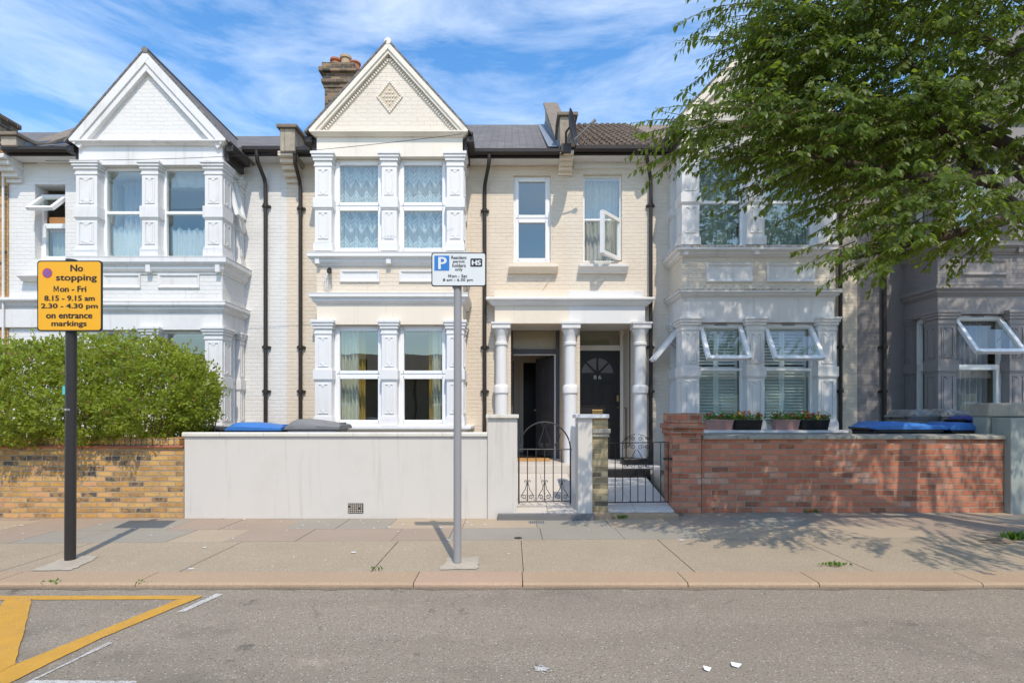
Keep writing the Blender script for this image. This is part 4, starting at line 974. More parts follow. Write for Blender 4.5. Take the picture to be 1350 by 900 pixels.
mb = MB(); mb.box(dx1 - .07, dx1 - .03, y - .03, y - .0006, q(529), q(521)); mb.lathe(dx1 - .05, y - .03, [(.001, q(537) - .02), (.025, q(537)), (.001, q(537) + .02)], 12); mb.build('door_lock', M['brass'], door)

# ------------------------------------------------------------------ lettering
def text_mesh(s, bold=0.0):
    cu = bpy.data.curves.new('lettering', 'FONT'); cu.body = s; cu.offset = bold; cu.resolution_u = 3
    ob = bpy.data.objects.new('lettering', cu); COL.objects.link(ob)
    dg = bpy.context.evaluated_depsgraph_get(); dg.update(); me = bpy.data.meshes.new_from_object(ob.evaluated_get(dg))
    bpy.data.objects.remove(ob); v = [tuple(p.co) for p in me.vertices]; f = [tuple(p.vertices) for p in me.polygons]; bpy.data.meshes.remove(me); return v, f
M_SHAPE = [(0, 0), (0, 1), (.2, 1), (.5, .42), (.8, 1), (1, 1), (1, 0), (.83, 0), (.83, .68), (.57, .17), (.43, .17), (.17, .68), (.17, 0)]
def add_text(mb, s, x0, x1, zc, y, hgt=None, mat=0, bold=0.0, fat=0.0):
    """fit the words between x0 and x1 on a plane facing the street; fat thickens the strokes sideways"""
    if s[0] == 'M':
        w = (x1 - x0) * .155; z0, z1 = zc - hgt / 2, zc + hgt / 2
        tri = [(0, 1, 11, 12), (1, 2, 11), (2, 10, 11), (2, 3, 10), (3, 9, 10), (3, 8, 9), (3, 4, 8), (4, 5, 8), (5, 6, 7, 8)]
        mb.add([(x0 + p[0] * w, y, z0 + p[1] * (z1 - z0)) for p in M_SHAPE], tri, mat)
        return add_text(mb, s[1:], x0 + w * 1.2, x1, zc, y, hgt, mat, bold, fat)
    v, f = text_mesh(s, bold); xs = [p[0] for p in v]; ys = [p[1] for p in v]; sx = (x1 - x0 - 2 * fat) / (max(xs) - min(xs)); sz = sx if hgt is None else (hgt - fat) / (max(ys) - min(ys))
    my = (max(ys) + min(ys)) / 2
    for k, (ox, oz) in enumerate(((-fat, 0), (0, fat * .5), (0, -fat * .5), (fat, 0)) if fat else ((0, 0),)):
        mb.add([(x0 + fat + ox + (p[0] - min(xs)) * sx, y - .00025 * k, zc + oz + (p[1] - my) * sz) for p in v], f, mat)
mb = MB(); add_text(mb, '8', cxm - .08, cxm - .02, q(497), y - .006, .085); add_text(mb, '6', cxm + .02, cxm + .08, q(497), y - .006, .085); mb.build('house_number', M['chrome'], door, fix=False)

# ------------------------------------------------------------------ curtains and shutters
def bz(S, k): return zb(S[k])
(w0, w1), (w2, w3) = bayM['win']
for i, (u0, u1) in enumerate(bayM['win']):
    side = ('left', 'right')[i]
    curtain(f'white lace curtain in the {side} window above the cream bay cornice', u0 + .04, u1 - .04, zb(329), zb(206), YB + .31, M['lace'], 9, .03)
curtain('cream drape gathered at the left of the cream house living room window', w0 + .02, w0 + .36, zb(562), zb(426), YB + .42, M['drape'], 5, .04, 'living room drapes')
curtain('ochre curtain edge behind the left cream drape', w0 + .33, w0 + .47, zb(562), zb(426), YB + .5, M['drape_ochre'], 2, .03, 'living room drapes')
curtain('cream drape gathered at the right of the cream house living room window', w3 - .32, w3 - .02, zb(562), zb(426), YB + .42, M['drape'], 5, .04, 'living room drapes')
curtain('ochre curtain edge behind the right cream drape', w3 - .40, w3 - .28, zb(562), zb(426), YB + .5, M['drape_ochre'], 2, .03, 'living room drapes')
for i, (u0, u1) in enumerate(bayL['win']):
    side = ('left', 'right')[i]
    curtain(f'half-height white net hung across the {side} upstairs window of the white house', u0 + .03, u1 - .03, zb(338), zb(291 if i else 289), YB + .34, M['net'], 8, .025, scallop=.06)
    curtain(f'sheer curtain drawn behind the {side} upper pane of the white house bay', u0 + (.03 if i == 0 else .0), u1 - .03 if i == 0 else u1 - .0, zb(338), zb(220), YB + .6, M['drape_grey'], 8, .03) if i == 0 else curtain('short pelmet of white cloth across the upper right pane of the white house', u0 + .02, u1 - .02, zb(236), zb(214), YB + .36, M['net'], 4, .02)
curtain('pale net in the small upstairs window of the white house under the open sash', hL[0] + .03, hL[1] - .03, hL[2], zw(296), YW + .34, M['net'], 6, .02)
lr = cloth('patterned_net', (0.6, 0.72, 0.68), .3, alpha=.62)
for i, (u0, u1) in enumerate(bayR['win']):
    side = ('left', 'right')[i]
    curtain(f'greenish patterned net in the {side} upstairs bay window behind the tree', u0 + .03, u1 - .03, zb(323), zb(200), YB + .4, lr, 9, .025)
curtain('crinkled lace net behind the small window with the opened casement', hR[0] + .02, hR[1] - .02, hR[2], hR[3], YW + .33, M['net'], 9, .03)
for i, (u0, u1) in enumerate(bayP['win'][:1]):
    curtain('lilac grey net in the ground floor window of the mauve house', u0 + .02, u1 - .02, zb(560), zb(415), YB + .4, M['drape_grey'], 9, .035)
    curtain('pale net in the upstairs window of the mauve house', u0 + .02, u1 - .02, zb(317), zb(195), YB + .4, M['net'], 9, .03)
for i, (u0, u1) in enumerate(bayR['win']):
    mid = (u0 + u1) / 2
    for a, b in ((u0 + .03, mid - .002), (mid + .002, u1 - .03)):
        mb = MB(); y0, y1 = YB + .34, YB + .37; z0, z1 = bayR['lo'][0] + .04, bayR['lo'][1] - .05; s = .045
        mb.box(a, a + s, y0, y1, z0, z1); mb.box(b - s, b, y0, y1, z0, z1); mb.box(a + s, b - s, y0, y1, z0, z0 + .07); mb.box(a + s, b - s, y0, y1, z1 - .07, z1); zm = zb(483); mb.box(a + s, b - s, y0, y1, zm - .03, zm + .03)
        z = z0 + .1
        while z < z1 - .1:
            if abs(z - zm) > .06: mb.add([(a + s, y0 - .012, z - .022), (b - s, y0 - .012, z - .022), (b - s, y1 + .012, z + .022), (a + s, y1 + .012, z + .022), (a + s, y0 - .014, z - .014), (b - s, y0 - .014, z - .014), (b - s, y1 + .01, z + .03), (a + s, y1 + .01, z + .03)], [(0, 1, 2, 3), (4, 5, 6, 7), (0, 1, 5, 4), (2, 3, 7, 6)])
            z += .056
        mb.build('shutter', M['shutter'], HR)

# ------------------------------------------------------------------ front gardens, paths and walls
mb = MB(); mb.quad((-14, 7.2, .16), (X(660, 7.2), 7.2, .16), (X(660, 10), 10.3, .3), (-14, 10.3, .3)); mb.quad((X(890, 7.6), 7.6, .16), (14, 7.6, .16), (14, 10.3, .3), (X(866, 10.3), 10.3, .3)); tag(mb.build('garden_ground', M['earth']), kind='structure')
def path_slabs(name, x0, x1, xb0, xb1, mat, zf0, zb0, kerbmat, front):
    mb = MB(); n = 4; ya, yb_ = front, 9.70
    for k in range(n):
        f0, f1 = k / n, (k + 1) / n; g = .003
        for c in range(2):
            e0 = lambda f: (x0 + (xb0 - x0) * f, x1 + (xb1 - x1) * f)
            a0, b0 = e0(f0); a1, b1 = e0(f1); m0, m1 = (a0 + b0) / 2, (a1 + b1) / 2
            l0, r0, l1, r1 = (a0, m0, a1, m1) if c == 0 else (m0, b0, m1, b1)
            Y0, Y1 = ya + (yb_ - ya) * f0 + g, ya + (yb_ - ya) * f1 - g; Z0, Z1 = zf0 + (zb0 - zf0) * f0, zf0 + (zb0 - zf0) * f1
            mb.add([(l0 + g, Y0, Z0), (r0 - g, Y0, Z0), (r1 - g, Y1, Z1), (l1 + g, Y1, Z1), (l0 + g, Y0, Z0 - .06), (r0 - g, Y0, Z0 - .06), (r1 - g, Y1, Z1 - .06), (l1 + g, Y1, Z1 - .06)], [(0, 1, 2, 3), (0, 1, 5, 4), (1, 2, 6, 5), (2, 3, 7, 6), (3, 0, 4, 7)])
    mb.prism([(x0 - .2, front + .05), (x1 + .15, front + .05), (xb1 + .2, 9.7), (xb0 - .2, 9.7)], 'xy', -.05, zf0 - .061, 1)
    return tag(mb.build(name, [mat, kerbmat]), kind='structure')
path_slabs('tiled_path', X(676, 7.1), X(768, 7.1), X(676, 9.7), X(748, 9.7), M['path_tile'], .085, .30, M['joint'], 7.05)
path_slabs('stone_path', X(786, 7.25), X(886, 7.3), X(768, 9.7), X(852, 9.7), M['path_stone'], .085, .24, M['joint'], 7.2)
mb = MB(); mb.box(X(656, 6.99), X(784, 6.99), 6.97, 7.049, -.02, .08); mb.box(X(784, 7.0) + .002, X(893, 7.1), 7.03, 7.199, -.02, .065, 1); tag(mb.build('path_threshold', [plain('dark_grey_edging', (.16, .155, .15), .8), M['kerb']], bevel=.008), kind='structure')
mb = MB(); mb.prism([(X(886, 7.6), 7.55), (X(886, 7.6) + .1, 7.55), (X(858, 9.7) + .1, 9.7), (X(858, 9.7), 9.7)], 'xy', .0, .32); tag(mb.build('path_edging', M['coping_dark'], bevel=.01), kind='structure')

# grey rendered wall with its gate pier
W1 = thing('garden_wall', 'smooth pale grey rendered wall with stone coping in front of the cream house', 'wall', (X(440, 7.1), 7.1, 0), 'front garden walls')
x0, x1 = X(243, 7.1), X(643, 7.1); zt = Z(575, 7.1)
mb = MB(); mb.box(x0, x1 - .001, 7.1, 7.32, -.02, zt); mb.build('wall', M['render'], W1, bevel=.006)
mb = MB(); js = [x0 - .02] + [X(p, 7.07) for p in (289, 347, 406, 465, 524, 583)] + [x1 - .002]
for a, b in zip(js, js[1:]): mb.prism([(7.07, zt + .001), (7.35, zt + .001), (7.35, zt + .045), (7.09, zt + .058), (7.07, zt + .045)], 'yz', a + .001, b - .001)
mb.build('coping', M['coping'], W1, bevel=.005)
mb = MB(); mb.box(x1, X(682, 7.06), 7.06, 7.38, -.02, Z(551, 7.06)); pr = mb.build('gate_pier', M['render'], W1, bevel=.006)
mb = MB(); mb.box(x1 - .02, X(684, 7.06), 7.02, 7.42, Z(551, 7.06) + .001, Z(547, 7.06) + .01); mb.build('pier_cap', M['coping'], pr, bevel=.006)
mb = MB(); ax0, ax1, az0, az1 = X(459, 7.1), X(479, 7.1), Z(676, 7.1), Z(663, 7.1)
mb.box(ax0, ax1, 7.094, 7.12, az0, az1, 0)
for r_ in range(5):
    for c_ in range(7):
        if random.random() < .12: continue
        u = ax0 + .008 + (ax1 - ax0 - .012) * c_ / 7; w = az0 + .008 + (az1 - az0 - .01) * r_ / 5
        mb.box(u, u + .02, 7.088, 7.0935, w, w + .017, 1)
mb.build('air_brick', [M['signblack'], plain('clay_vent', (.42, .36, .3), .8)], W1)
# pier between the two paths: rendered front half, old brick half, with low dividing wall
W2 = thing('garden_wall', 'narrow gate pier half grey render and half old yellow brick between two gates', 'gate pier', (X(780, 7.1), 7.1, 0), 'front garden walls')
mb = MB(); mb.box(X(762, 7.1), X(781, 7.1), 7.1, 7.4, -.02, Z(551, 7.1)); mb.build('rendered_pier', M['render'], W2, bevel=.006)
mb = MB(); bx0, bx1 = X(781, 7.1) + .001, X(802, 7.1); mb.box(bx0, bx1, 7.13, 7.42, -.02, Z(551, 7.1)); mb.build('brick_pier', M['pier_brick'], W2, bevel=.006)
mb = MB(); mb.box(bx0 - .0, bx1 + .03, 7.09, 7.129, Z(571, 7.1), Z(565, 7.1)); mb.box(bx0, bx1 + .015, 7.105, 7.129, Z(576, 7.1), Z(571, 7.1) - .001); mb.build('moulded_course', M['coping_dark'], W2, bevel=.008)
mb = MB(); mb.box(X(759, 7.08), X(803, 7.08), 7.06, 7.46, Z(551, 7.1) + .001, Z(546.5, 7.1) + .008); mb.build('pier_cap', M['white_clean'], W2, bevel=.006)
mb = MB(); zz = 1.22
prof = [(7.401, .0), (8.72, .0), (8.72, 1.02), (8.68, 1.14), (8.6, 1.2), (8.5, 1.215), (7.401, 1.22)]
mb.prism(prof, 'yz', X(765, 7.4), X(765, 7.4) + .14); mb.build('dividing_wall', M['white_clean'], W2, bevel=.02)
mb = MB(); mb.box(X(763, 7.4), X(765, 7.4) - .001, 7.62, 7.68, .78, .86); mb.build('gate_latch', M['black'], W2)
# red brick wall
YR = 7.5
W3 = thing('garden_wall', 'red brick wall with concrete coping and corbelled pier before the pale house', 'wall', (X(1110, YR), YR, 0), 'front garden walls')
x0, x1 = X(925, YR), X(1331, YR); zt = Z(579, YR)
mb = MB(); mb.box(x0 + .001, x1, YR, YR + .23, -.03, zt); mb.build('wall', M['red_brick'], W3)
mb = MB(); js = [x0 + .001] + [X(p, YR) for p in (985, 1062, 1127, 1206, 1268)] + [x1]
for i, (a, b) in enumerate(zip(js, js[1:])):
    dz = random.uniform(-.006, .006); mb.prism([(YR - .04, zt + .001), (YR + .27, zt + .001), (YR + .27, zt + .05 + dz), (YR + .1, zt + .075 + dz), (YR - .04, zt + .05 + dz)], 'yz', a + .003, b - .003)
mb.build('coping', M['coping_dark'], W3, bevel=.01)
px0, px1 = X(886, YR - .08), X(925, YR - .08); zc = Z(572, YR)
mb = MB(); mb.box(px0, px1, YR - .08, YR + .32, -.03, zc)
mb.box(px0 - .025, px1 + .025, YR - .105, YR + .345, zc + .001, zc + .075); mb.box(px0 - .05, px1 + .05, YR - .13, YR + .37, zc + .0755, zc + .15); mb.box(px0 - .01, px1 + .01, YR - .09, YR + .33, zc + .1505, Z(547, YR) + .03)
mb.build('gate_pier', M['red_brick'], W3, bevel=.012)
# yellow brick wall on the left
W4 = thing('garden_wall', 'old yellow stock brick wall with brick-on-edge top under the hedge', 'wall', (X(100, 7.15), 7.15, 0), 'front garden walls')
x0, x1 = -9.5, X(243, 7.12) - .004; zt = Z(590, 7.12)
mb = MB(); mb.box(x0, x1, 7.12, 7.35, -.02, zt); mb.build('wall', M['yellow_brick'], W4)
mb = MB(); mb.box(x0, x1 + .0, 7.085, 7.38, zt + .001, zt + .03); mb.build('tile_course', M['tile_red'], W4, bevel=.008)
mb = MB(); x = x0
while x < x1 - .07:
    mb.box(x + .004, x + .068, 7.12 + random.uniform(-.006, .006), 7.35, zt + .031, zt + .135 + random.uniform(-.006, .004)); x += .073
mb.build('brick_on_edge', M['yellow_brick'], W4, bevel=.008)
# weathered concrete wall at the right edge
W5 = thing('garden_wall', 'weathered grey-green concrete wall end at the right edge beside the red bricks', 'wall', (X(1345, 7.4), 7.4, 0), 'front garden walls')
mb = MB(); mb.box(X(1331, 7.42), X(1331, 7.42) + 1.6, 7.4, 7.7, -.03, Z(551, 7.4)); mb.build('wall', M['green_render'], W5, bevel=.01)
mb = MB(); mb.box(X(1300, 7.72), X(1300, 7.72) + 2.2, 7.705, 7.95, -.03, Z(549, 7.7)); mb.build('pier', M['green_render'], W5, bevel=.01)
mb = MB(); mb.box(X(1300, 7.72) - .02, X(1300, 7.72) + 2.2, 7.66, 7.99, Z(549, 7.7) + .001, Z(531, 7.7)); mb.build('coping', M['coping_dark'], W5, bevel=.02)

# ------------------------------------------------------------------ gates
def scroll(mb, cx, cz, y, r, turns, a0, sg=1, rad=.005):
    n = 22; mb.tube([(cx + sg * r * (1 - .8 * k / n) * math.cos(a0 + turns * 2 * math.pi * k / n), y, cz + r * (1 - .8 * k / n) * math.sin(a0 + turns * 2 * math.pi * k / n)) for k in range(n + 1)], rad, 5)
YG = 7.30
g1 = thing('garden_gate', 'black iron gate with a tall arched top across the tiled path', 'gate', (X(717, YG), YG, .1), 'wrought iron gates')
gx0, gx1 = X(684, YG), X(752, YG); q = lambda p: Z(p, YG); P_ = lambda p: X(p, YG)
mb = MB()
for xx in (gx0, gx1): mb.tube([(xx, YG, q(664)), (xx, YG, q(590))], .011, 8)
mb.tube([(gx0 - .04, YG, q(592)), (gx1 + .02, YG, q(592))], .009, 6); mb.tube([(gx0, YG, q(661)), (gx1, YG, q(660))], .009, 6)
ac = (gx0 + gx1) / 2; ar = (gx1 - gx0) / 2
mb.tube([(ac + ar * math.cos(t), YG, q(592) + (q(556) - q(592)) * math.sin(t)) for t in [math.pi * k / 24 for k in range(25)]], .010, 8)
for k in range(1, 6): mb.tube([(gx0 + (gx1 - gx0) * k / 6, YG, q(661)), (gx0 + (gx1 - gx0) * k / 6, YG, q(592))], .0065, 6)
f_ = mb.build('gate_frame', M['iron'], g1, smooth=True)
mb = MB()
for cx_ in (gx0 + (gx1 - gx0) / 6, ac, gx0 + (gx1 - gx0) * 5 / 6):
    for s in (-1, 1):
        top = q(635); bot = q(656)
        mb.tube([(cx_ + s * .005, YG - .012, top), (cx_ + s * .03, YG - .012, top - .1), (cx_ + s * .075, YG - .012, bot + .05), (cx_ + s * .088, YG - .012, bot + .01)], .005, 5)
        scroll(mb, cx_ + s * .052, bot + .015, YG - .012, .036, 1.3, -.2, s); scroll(mb, cx_ + s * .022, top + .012, YG - .012, .02, 1.0, -1.2, s, .004)
for cx_, dx in ((ac, 0), (ac + ar * .62, .0)):
    for s in (-1, 1):
        if dx == 0 and cx_ > ac and s > 0: continue
        top = q(560) if cx_ == ac else q(571); bot = q(590)
        mb.tube([(cx_ + s * .005, YG - .012, top), (cx_ + s * .035, YG - .012, top - .13), (cx_ + s * .085, YG - .012, bot + .06), (cx_ + s * .07, YG - .012, bot + .02)], .005, 5); scroll(mb, cx_ + s * .045, bot + .03, YG - .012, .035, 1.3, -.2, s)
        scroll(mb, cx_ + s * .03, top + .01, YG - .012, .018, 1.0, -1.2, s, .004)
mb.build('scrollwork', M['iron'], g1, smooth=True)
g2 = thing('garden_gate', 'low straight-topped black iron gate beside the red brick pier', 'gate', (X(842, YG), YG, .1), 'wrought iron gates')
YG2 = 7.45; q = lambda p: Z(p, YG2); gx0, gx1 = X(801, YG2), X(881, YG2)
mb = MB(); mb.tube([(gx0, YG2, q(584)), (gx1, YG2, q(582.5))], .007, 6); mb.tube([(gx0, YG2, q(662)), (gx1, YG2, q(661))], .009, 6)
for k in range(9):
    u = gx0 + (gx1 - gx0) * k / 8; lowtop = q(583) if k in (0, 1, 2, 6, 7, 8) else q(618)
    mb.tube([(u, YG2, q(662)), (u, YG2, lowtop)], .0075 if k in (0, 8) else .0065, 6)
mb.tube([(gx0 + (gx1 - gx0) * .25, YG2, q(618)), (gx0 + (gx1 - gx0) * .75, YG2, q(618))], .007, 6)
mb.build('gate_frame', M['iron'], g2, smooth=True)
mb = MB(); cx_ = (gx0 + gx1) / 2 - .02
for s in (-1, 1):
    for zz, r_ in ((q(578), .035), (q(589), .04), (q(614), .04)):
        scroll(mb, cx_ + s * .055, zz, YG2 - .012, r_, 1.4, -.3, s, .0045); scroll(mb, cx_ + s * .15, zz, YG2 - .012, r_ * .8, 1.4, -.3, -s, .0045)
    mb.tube([(cx_ + s * .01, YG2 - .012, q(592)), (cx_ + s * .13, YG2 - .012, q(612))], .005, 5); mb.tube([(cx_ + s * .21, YG2 - .012, q(583)), (cx_ + s * .1, YG2 - .012, q(574)), (cx_ + s * .02, YG2 - .012, q(572))], .005, 5)
    mb.tube([(cx_ + s * .2, YG2 - .012, q(590)), (cx_ + s * .19, YG2 - .012, q(604)), (cx_ + s * .12, YG2 - .012, q(615))], .005, 5)
mb.build('scrollwork', M['iron'], g2, smooth=True)
mb = MB(); mb.box(gx1 - .07, gx1 + .05, YG2 - .03, YG2 + .01, q(606), q(603)); mb.build('latch', M['black'], g2)

# ------------------------------------------------------------------ street signs
def rrect(x0, x1, z0, z1, r, n=6):
    P = []
    for cx_, cz_, a in ((x1 - r, z0 + r, -90), (x1 - r, z1 - r, 0), (x0 + r, z1 - r, 90), (x0 + r, z0 + r, 180)):
        P += [(cx_ + r * math.cos(R(a + 90 * k / n)), cz_ + r * math.sin(R(a + 90 * k / n))) for k in range(n + 1)]
    return P
# yellow school sign
YS = 5.08; sx = lambda p: X(p, YS); sz = lambda p: Z(p, YS)
s1 = thing('parking_sign', 'yellow no stopping plate on a black post by the hedge', 'street sign', (sx(92.5), YS, 0), 'street signs')
yf = YS - .06; sxp = lambda p: X(p, yf); szp = lambda p: Z(p, yf)
mb = MB(); mb.tube([(sx(92.5), YS, -.01), (sx(94.5), YS, sz(346))], .0455, 24); mb.tube([(sx(94.5), YS, sz(346)), (sx(94.5), YS, sz(342.5))], .047, 24); pole = mb.build('pole', M['dark_post'], s1, smooth=True)
mb = MB(); mb.tube([(sx(93.2), YS, sz(541)), (sx(93.2), YS, sz(538.5))], .0468, 24); mb.build('pole_band', M['chrome'], pole, smooth=True)
mb = MB(); mb.tube([(sx(88.2), YS - .012, sz(520)), (sx(88.2), YS - .012, sz(509))], .025, 16); mb.build('sticker', M['sticker'], pole, smooth=True)
mb = MB(); mb.prism(rrect(sxp(49), sxp(134.5), szp(436.5), szp(343.5), .03), 'xz', yf, yf + .012); plate = mb.build('plate', M['signblack'], s1)
mb = MB(); mb.prism(rrect(sxp(50.6), sxp(132.9), szp(434.9), szp(345.1), .025), 'xz', yf - .002, yf - .0002); mb.build('face', M['signyellow'], plate)
mb = MB(); yt = yf - .0035; cp = lambda v: 30 + v / 7.5; rp_ = lambda v: 330 + v / 7.5
for s, a, b, r0, r1 in [('No', 473, 600, 143, 210), ('stopping', 330, 736, 240, 320), ('Mon - Fri', 308, 632, 352, 412), ('8.15 - 9.15 am', 215, 716, 446, 500), ('2.30 - 4.30 pm', 182, 746, 525, 588), ('on entrance', 232, 692, 622, 674), ('markings', 285, 636, 695, 766)]:
    mb = MB(); add_text(mb, s, sxp(cp(a)), sxp(cp(b)), (szp(rp_(r0)) + szp(rp_(r1))) / 2, yt, abs(szp(rp_(r0)) - szp(rp_(r1))), fat=.0033); mb.build('lettering', M['signblack'], s1, fix=False)
mb = MB(); cx_, cz_ = sxp(62.8), szp(360); rr = .047
def disc(mb, cx, cz, r, y, mat, n=28): mb.add([(cx + r * math.cos(2 * math.pi * k / n), y, cz + r * math.sin(2 * math.pi * k / n)) for k in range(n)], [tuple(range(n))], mat)
disc(mb, cx_, cz_, rr, yf - .0035, 0); disc(mb, cx_, cz_, rr * .76, yf - .0045, 1)
for a in (45, -45):
    c, s = math.cos(R(a)) * rr * .8, math.sin(R(a)) * rr * .8; n_ = (-s * .1, c * .1)
    mb.add([(cx_ - c + n_[0], yf - .0055 - (a > 0) * .0004, cz_ - s + n_[1]), (cx_ - c - n_[0], yf - .0055 - (a > 0) * .0004, cz_ - s - n_[1]), (cx_ + c - n_[0], yf - .0055 - (a > 0) * .0004, cz_ + s - n_[1]), (cx_ + c + n_[0], yf - .0055 - (a > 0) * .0004, cz_ + s + n_[1])], [(0, 1, 2, 3)], 0)
mb.build('clearway_symbol', [M['signred'], plain('clearway_blue', (.12, .12, .42), .4)], s1, fix=False)
# permit sign
YS = 4.97
s2 = thing('parking_sign', 'white and blue resident permit plate on a grey post by the rendered wall', 'street sign', (sx(603), YS, 0), 'street signs')
yf = YS - .05; sxp = lambda p: X(p, yf); szp = lambda p: Z(p, yf)
mb = MB(); mb.tube([(sx(603), YS, -.01), (sx(603.5), YS, sz(336))], .037, 24); mb.build('pole', M['steel'], s2, smooth=True)
mb = MB(); mb.prism(rrect(sxp(568.8), sxp(640.8), szp(377.5), szp(333), .02), 'xz', yf, yf + .01); plate = mb.build('plate', M['signblack'], s2)
mb = MB(); mb.prism(rrect(sxp(570.1), sxp(639.5), szp(376.2), szp(334.3), .017), 'xz', yf - .002, yf - .0002); mb.build('face', M['signwhite'], plate)
mb = MB(); mb.box(sx(597), sx(607.5), yf + .011, YS, sz(381), sz(378)); mb.box(sx(599), sx(609), yf + .011, YS + .04, sz(350), sz(346)); mb.build('bracket', M['steel'], s2)
cp = lambda v: 540 + v / 6.43; rp_ = lambda v: 320 + v / 6.43
mb = MB(); mb.prism(rrect(sxp(cp(210)), sxp(cp(337)), szp(rp_(237)), szp(rp_(110)), .004), 'xz', yf - .0035, yf - .0021); mb.build('parking_symbol_panel', M['signblue'], s2)
mb = MB(); add_text(mb, 'P', sxp(cp(243)), sxp(cp(316)), (szp(rp_(122)) + szp(rp_(226))) / 2, yf - .005, abs(szp(rp_(122)) - szp(rp_(226))), fat=.004); mb.build('parking_letter', M['signwhite'], s2, fix=False)
mb = MB(); mb.prism(rrect(sxp(cp(515)), sxp(cp(616)), szp(rp_(204)), szp(rp_(134)), .01), 'xz', yf - .0035, yf - .0021); mb.build('zone_panel', M['signblack'], s2)
mb = MB(); add_text(mb, 'HS', sxp(cp(527)), sxp(cp(606)), (szp(rp_(148)) + szp(rp_(192))) / 2, yf - .005, abs(szp(rp_(148)) - szp(rp_(192))), fat=.004); mb.build('zone_letters', M['signwhite'], s2, fix=False)
mb = MB()
for s, a, b, r0, r1 in [('Resident', 354, 484, 112, 140), ('permit', 368, 468, 148, 178), ('holders', 362, 476, 178, 208), ('only', 386, 450, 213, 246), ('Mon - Sat', 328, 488, 268, 296), ('8 am - 6.30 pm', 283, 536, 303, 333)]:
    mb = MB(); add_text(mb, s, sxp(cp(a)), sxp(cp(b)), (szp(rp_(r0)) + szp(rp_(r1))) / 2, yf - .004, abs(szp(rp_(r0)) - szp(rp_(r1))), fat=.0008); mb.build('lettering', M['signblack'], s2, fix=False)

# ------------------------------------------------------------------ wheelie bins
def wheelie(label, x, y, zt, rot, lid, body, group='wheelie bins', w=.58, L=.74, lidh=.09):
    """rot 0: hinge on the left, lid runs to the right; zt = top of lid; stands on the garden ground"""
    zg_ = zt - 1.08
    o = thing('wheelie_bin', label, 'bin', (x, y, zg_), group); c = math.cos(rot); s = math.sin(rot)
    def mp(u, v, z): return (x + u * c - v * s, y + u * s + v * c, zg_ + z)
    mb = MB(); hl, hw = L / 2, w / 2
    sec = [(.06, .78, .80), (.5, .84, .88), (.93, .94, .96), (.95, 1.0, 1.0), (1.0, 1.0, 1.0)]; vs = []
    for z, a, b in sec: vs += [mp(-hl * .95, -hw * b, z), mp(hl * a, -hw * b, z), mp(hl * a, hw * b, z), mp(-hl * .95, hw * b, z)]
    fs = [(i * 4 + j, i * 4 + (j + 1) % 4, i * 4 + 4 + (j + 1) % 4, i * 4 + 4 + j) for i in range(len(sec) - 1) for j in range(4)] + [(0, 1, 2, 3), tuple(range(len(vs) - 4, len(vs)))]
    mb.add(vs, fs); mb.build('body', body, o, bevel=.012)
    mb = MB(); nx = 10; prof = []
    for k in range(nx + 1):
        f = k / nx; prof.append((-hl - .02 + (L + .07) * f, 1.012 + lidh * min(1, (f * 5) ** .5) * (1 - .72 * max(0, (f - .25) / .75) ** 1.3)))
    n = len(prof); vs = []
    for sgn, sh, dz in ((-1, 1.06, -.012), (-1, .86, 0), (1, .86, 0), (1, 1.06, -.012)):
        for u, z in prof: vs.append(mp(u, sgn * hw * sh, max(1.004, (z if abs(sh) < 1 else 1.004 + (z - 1.004) * .35))))
    fs = [(r * n + k, r * n + k + 1, (r + 1) * n + k + 1, (r + 1) * n + k) for r in range(3) for k in range(n - 1)]
    base = len(vs); 
    for sgn in (-1, 1):
        for u, z in prof: vs.append(mp(u, sgn * hw * 1.06, .985))
    fs += [(k, base + k, base + k + 1, k + 1) for k in range(n - 1)] + [(3 * n + k, 3 * n + k + 1, base + n + k + 1, base + n + k) for k in range(n - 1)]
    fs += [(0, n, 2 * n, 3 * n, base + n, base), (n - 1, base + n - 1, base + 2 * n - 1, 4 * n - 1, 3 * n - 1, 2 * n - 1)]
    mb.add(vs, fs); ld = mb.build('lid', lid, o, smooth=True)
    mb = MB(); mb.tube([mp(hl * .98, -.12, 1.0), mp(hl * 1.02, -.12, 1.02 + lidh * .45), mp(hl * 1.02, .12, 1.02 + lidh * .45), mp(hl * .98, .12, 1.0)], .012, 6); mb.build('lid_handle', lid, ld)
    mb = MB(); mb.tube([mp(-hl - .06, -hw * .7, .99), mp(-hl - .06, hw * .7, .99)], .016, 8)
    for v in (-hw * .6, hw * .6): mb.tube([mp(-hl * .9, v, .95), mp(-hl - .06, v, .99)], .016, 6)
    mb.build('push_handle', body, o)
    for v in (-hw * .85, hw * .85):
        mb = MB(); mb.tube([mp(-hl * .8, v - .025, .1), mp(-hl * .8, v + .025, .1)], .1, 16); mb.build('wheel', M['black_bin'], o)
    return o
wheelie('blue-lidded bin behind the grey wall, left of the grey-lidded one', X(345, 8.0), 8.0, Z(558.5, 7.8), 0, M['blue_bin'], M['black_bin'], L=.74)
wheelie('grey-lidded bin behind the grey wall next to the cream bay', X(420, 8.0), 8.0, Z(557, 7.8), 0, M['grey_bin'], M['grey_bin'], L=.72, lidh=.12)
wheelie('black bin almost hidden between hedge and blue-lidded bin', X(280, 8.1), 8.15, Z(560, 8), 0, M['black_bin'], M['black_bin'], L=.62, lidh=.05)
wheelie('blue-lidded bin behind the red brick wall, nearer the flower boxes', X(1180, 8.15), 8.15, Z(557, 8), 0, M['blue_bin'], M['black_bin'], L=1.0, w=.62)
wheelie('blue-lidded bin behind the red brick wall, nearer the concrete wall', X(1262, 8.2), 8.2, Z(558, 8), 0, M['blue_bin'], M['black_bin'], L=.68)
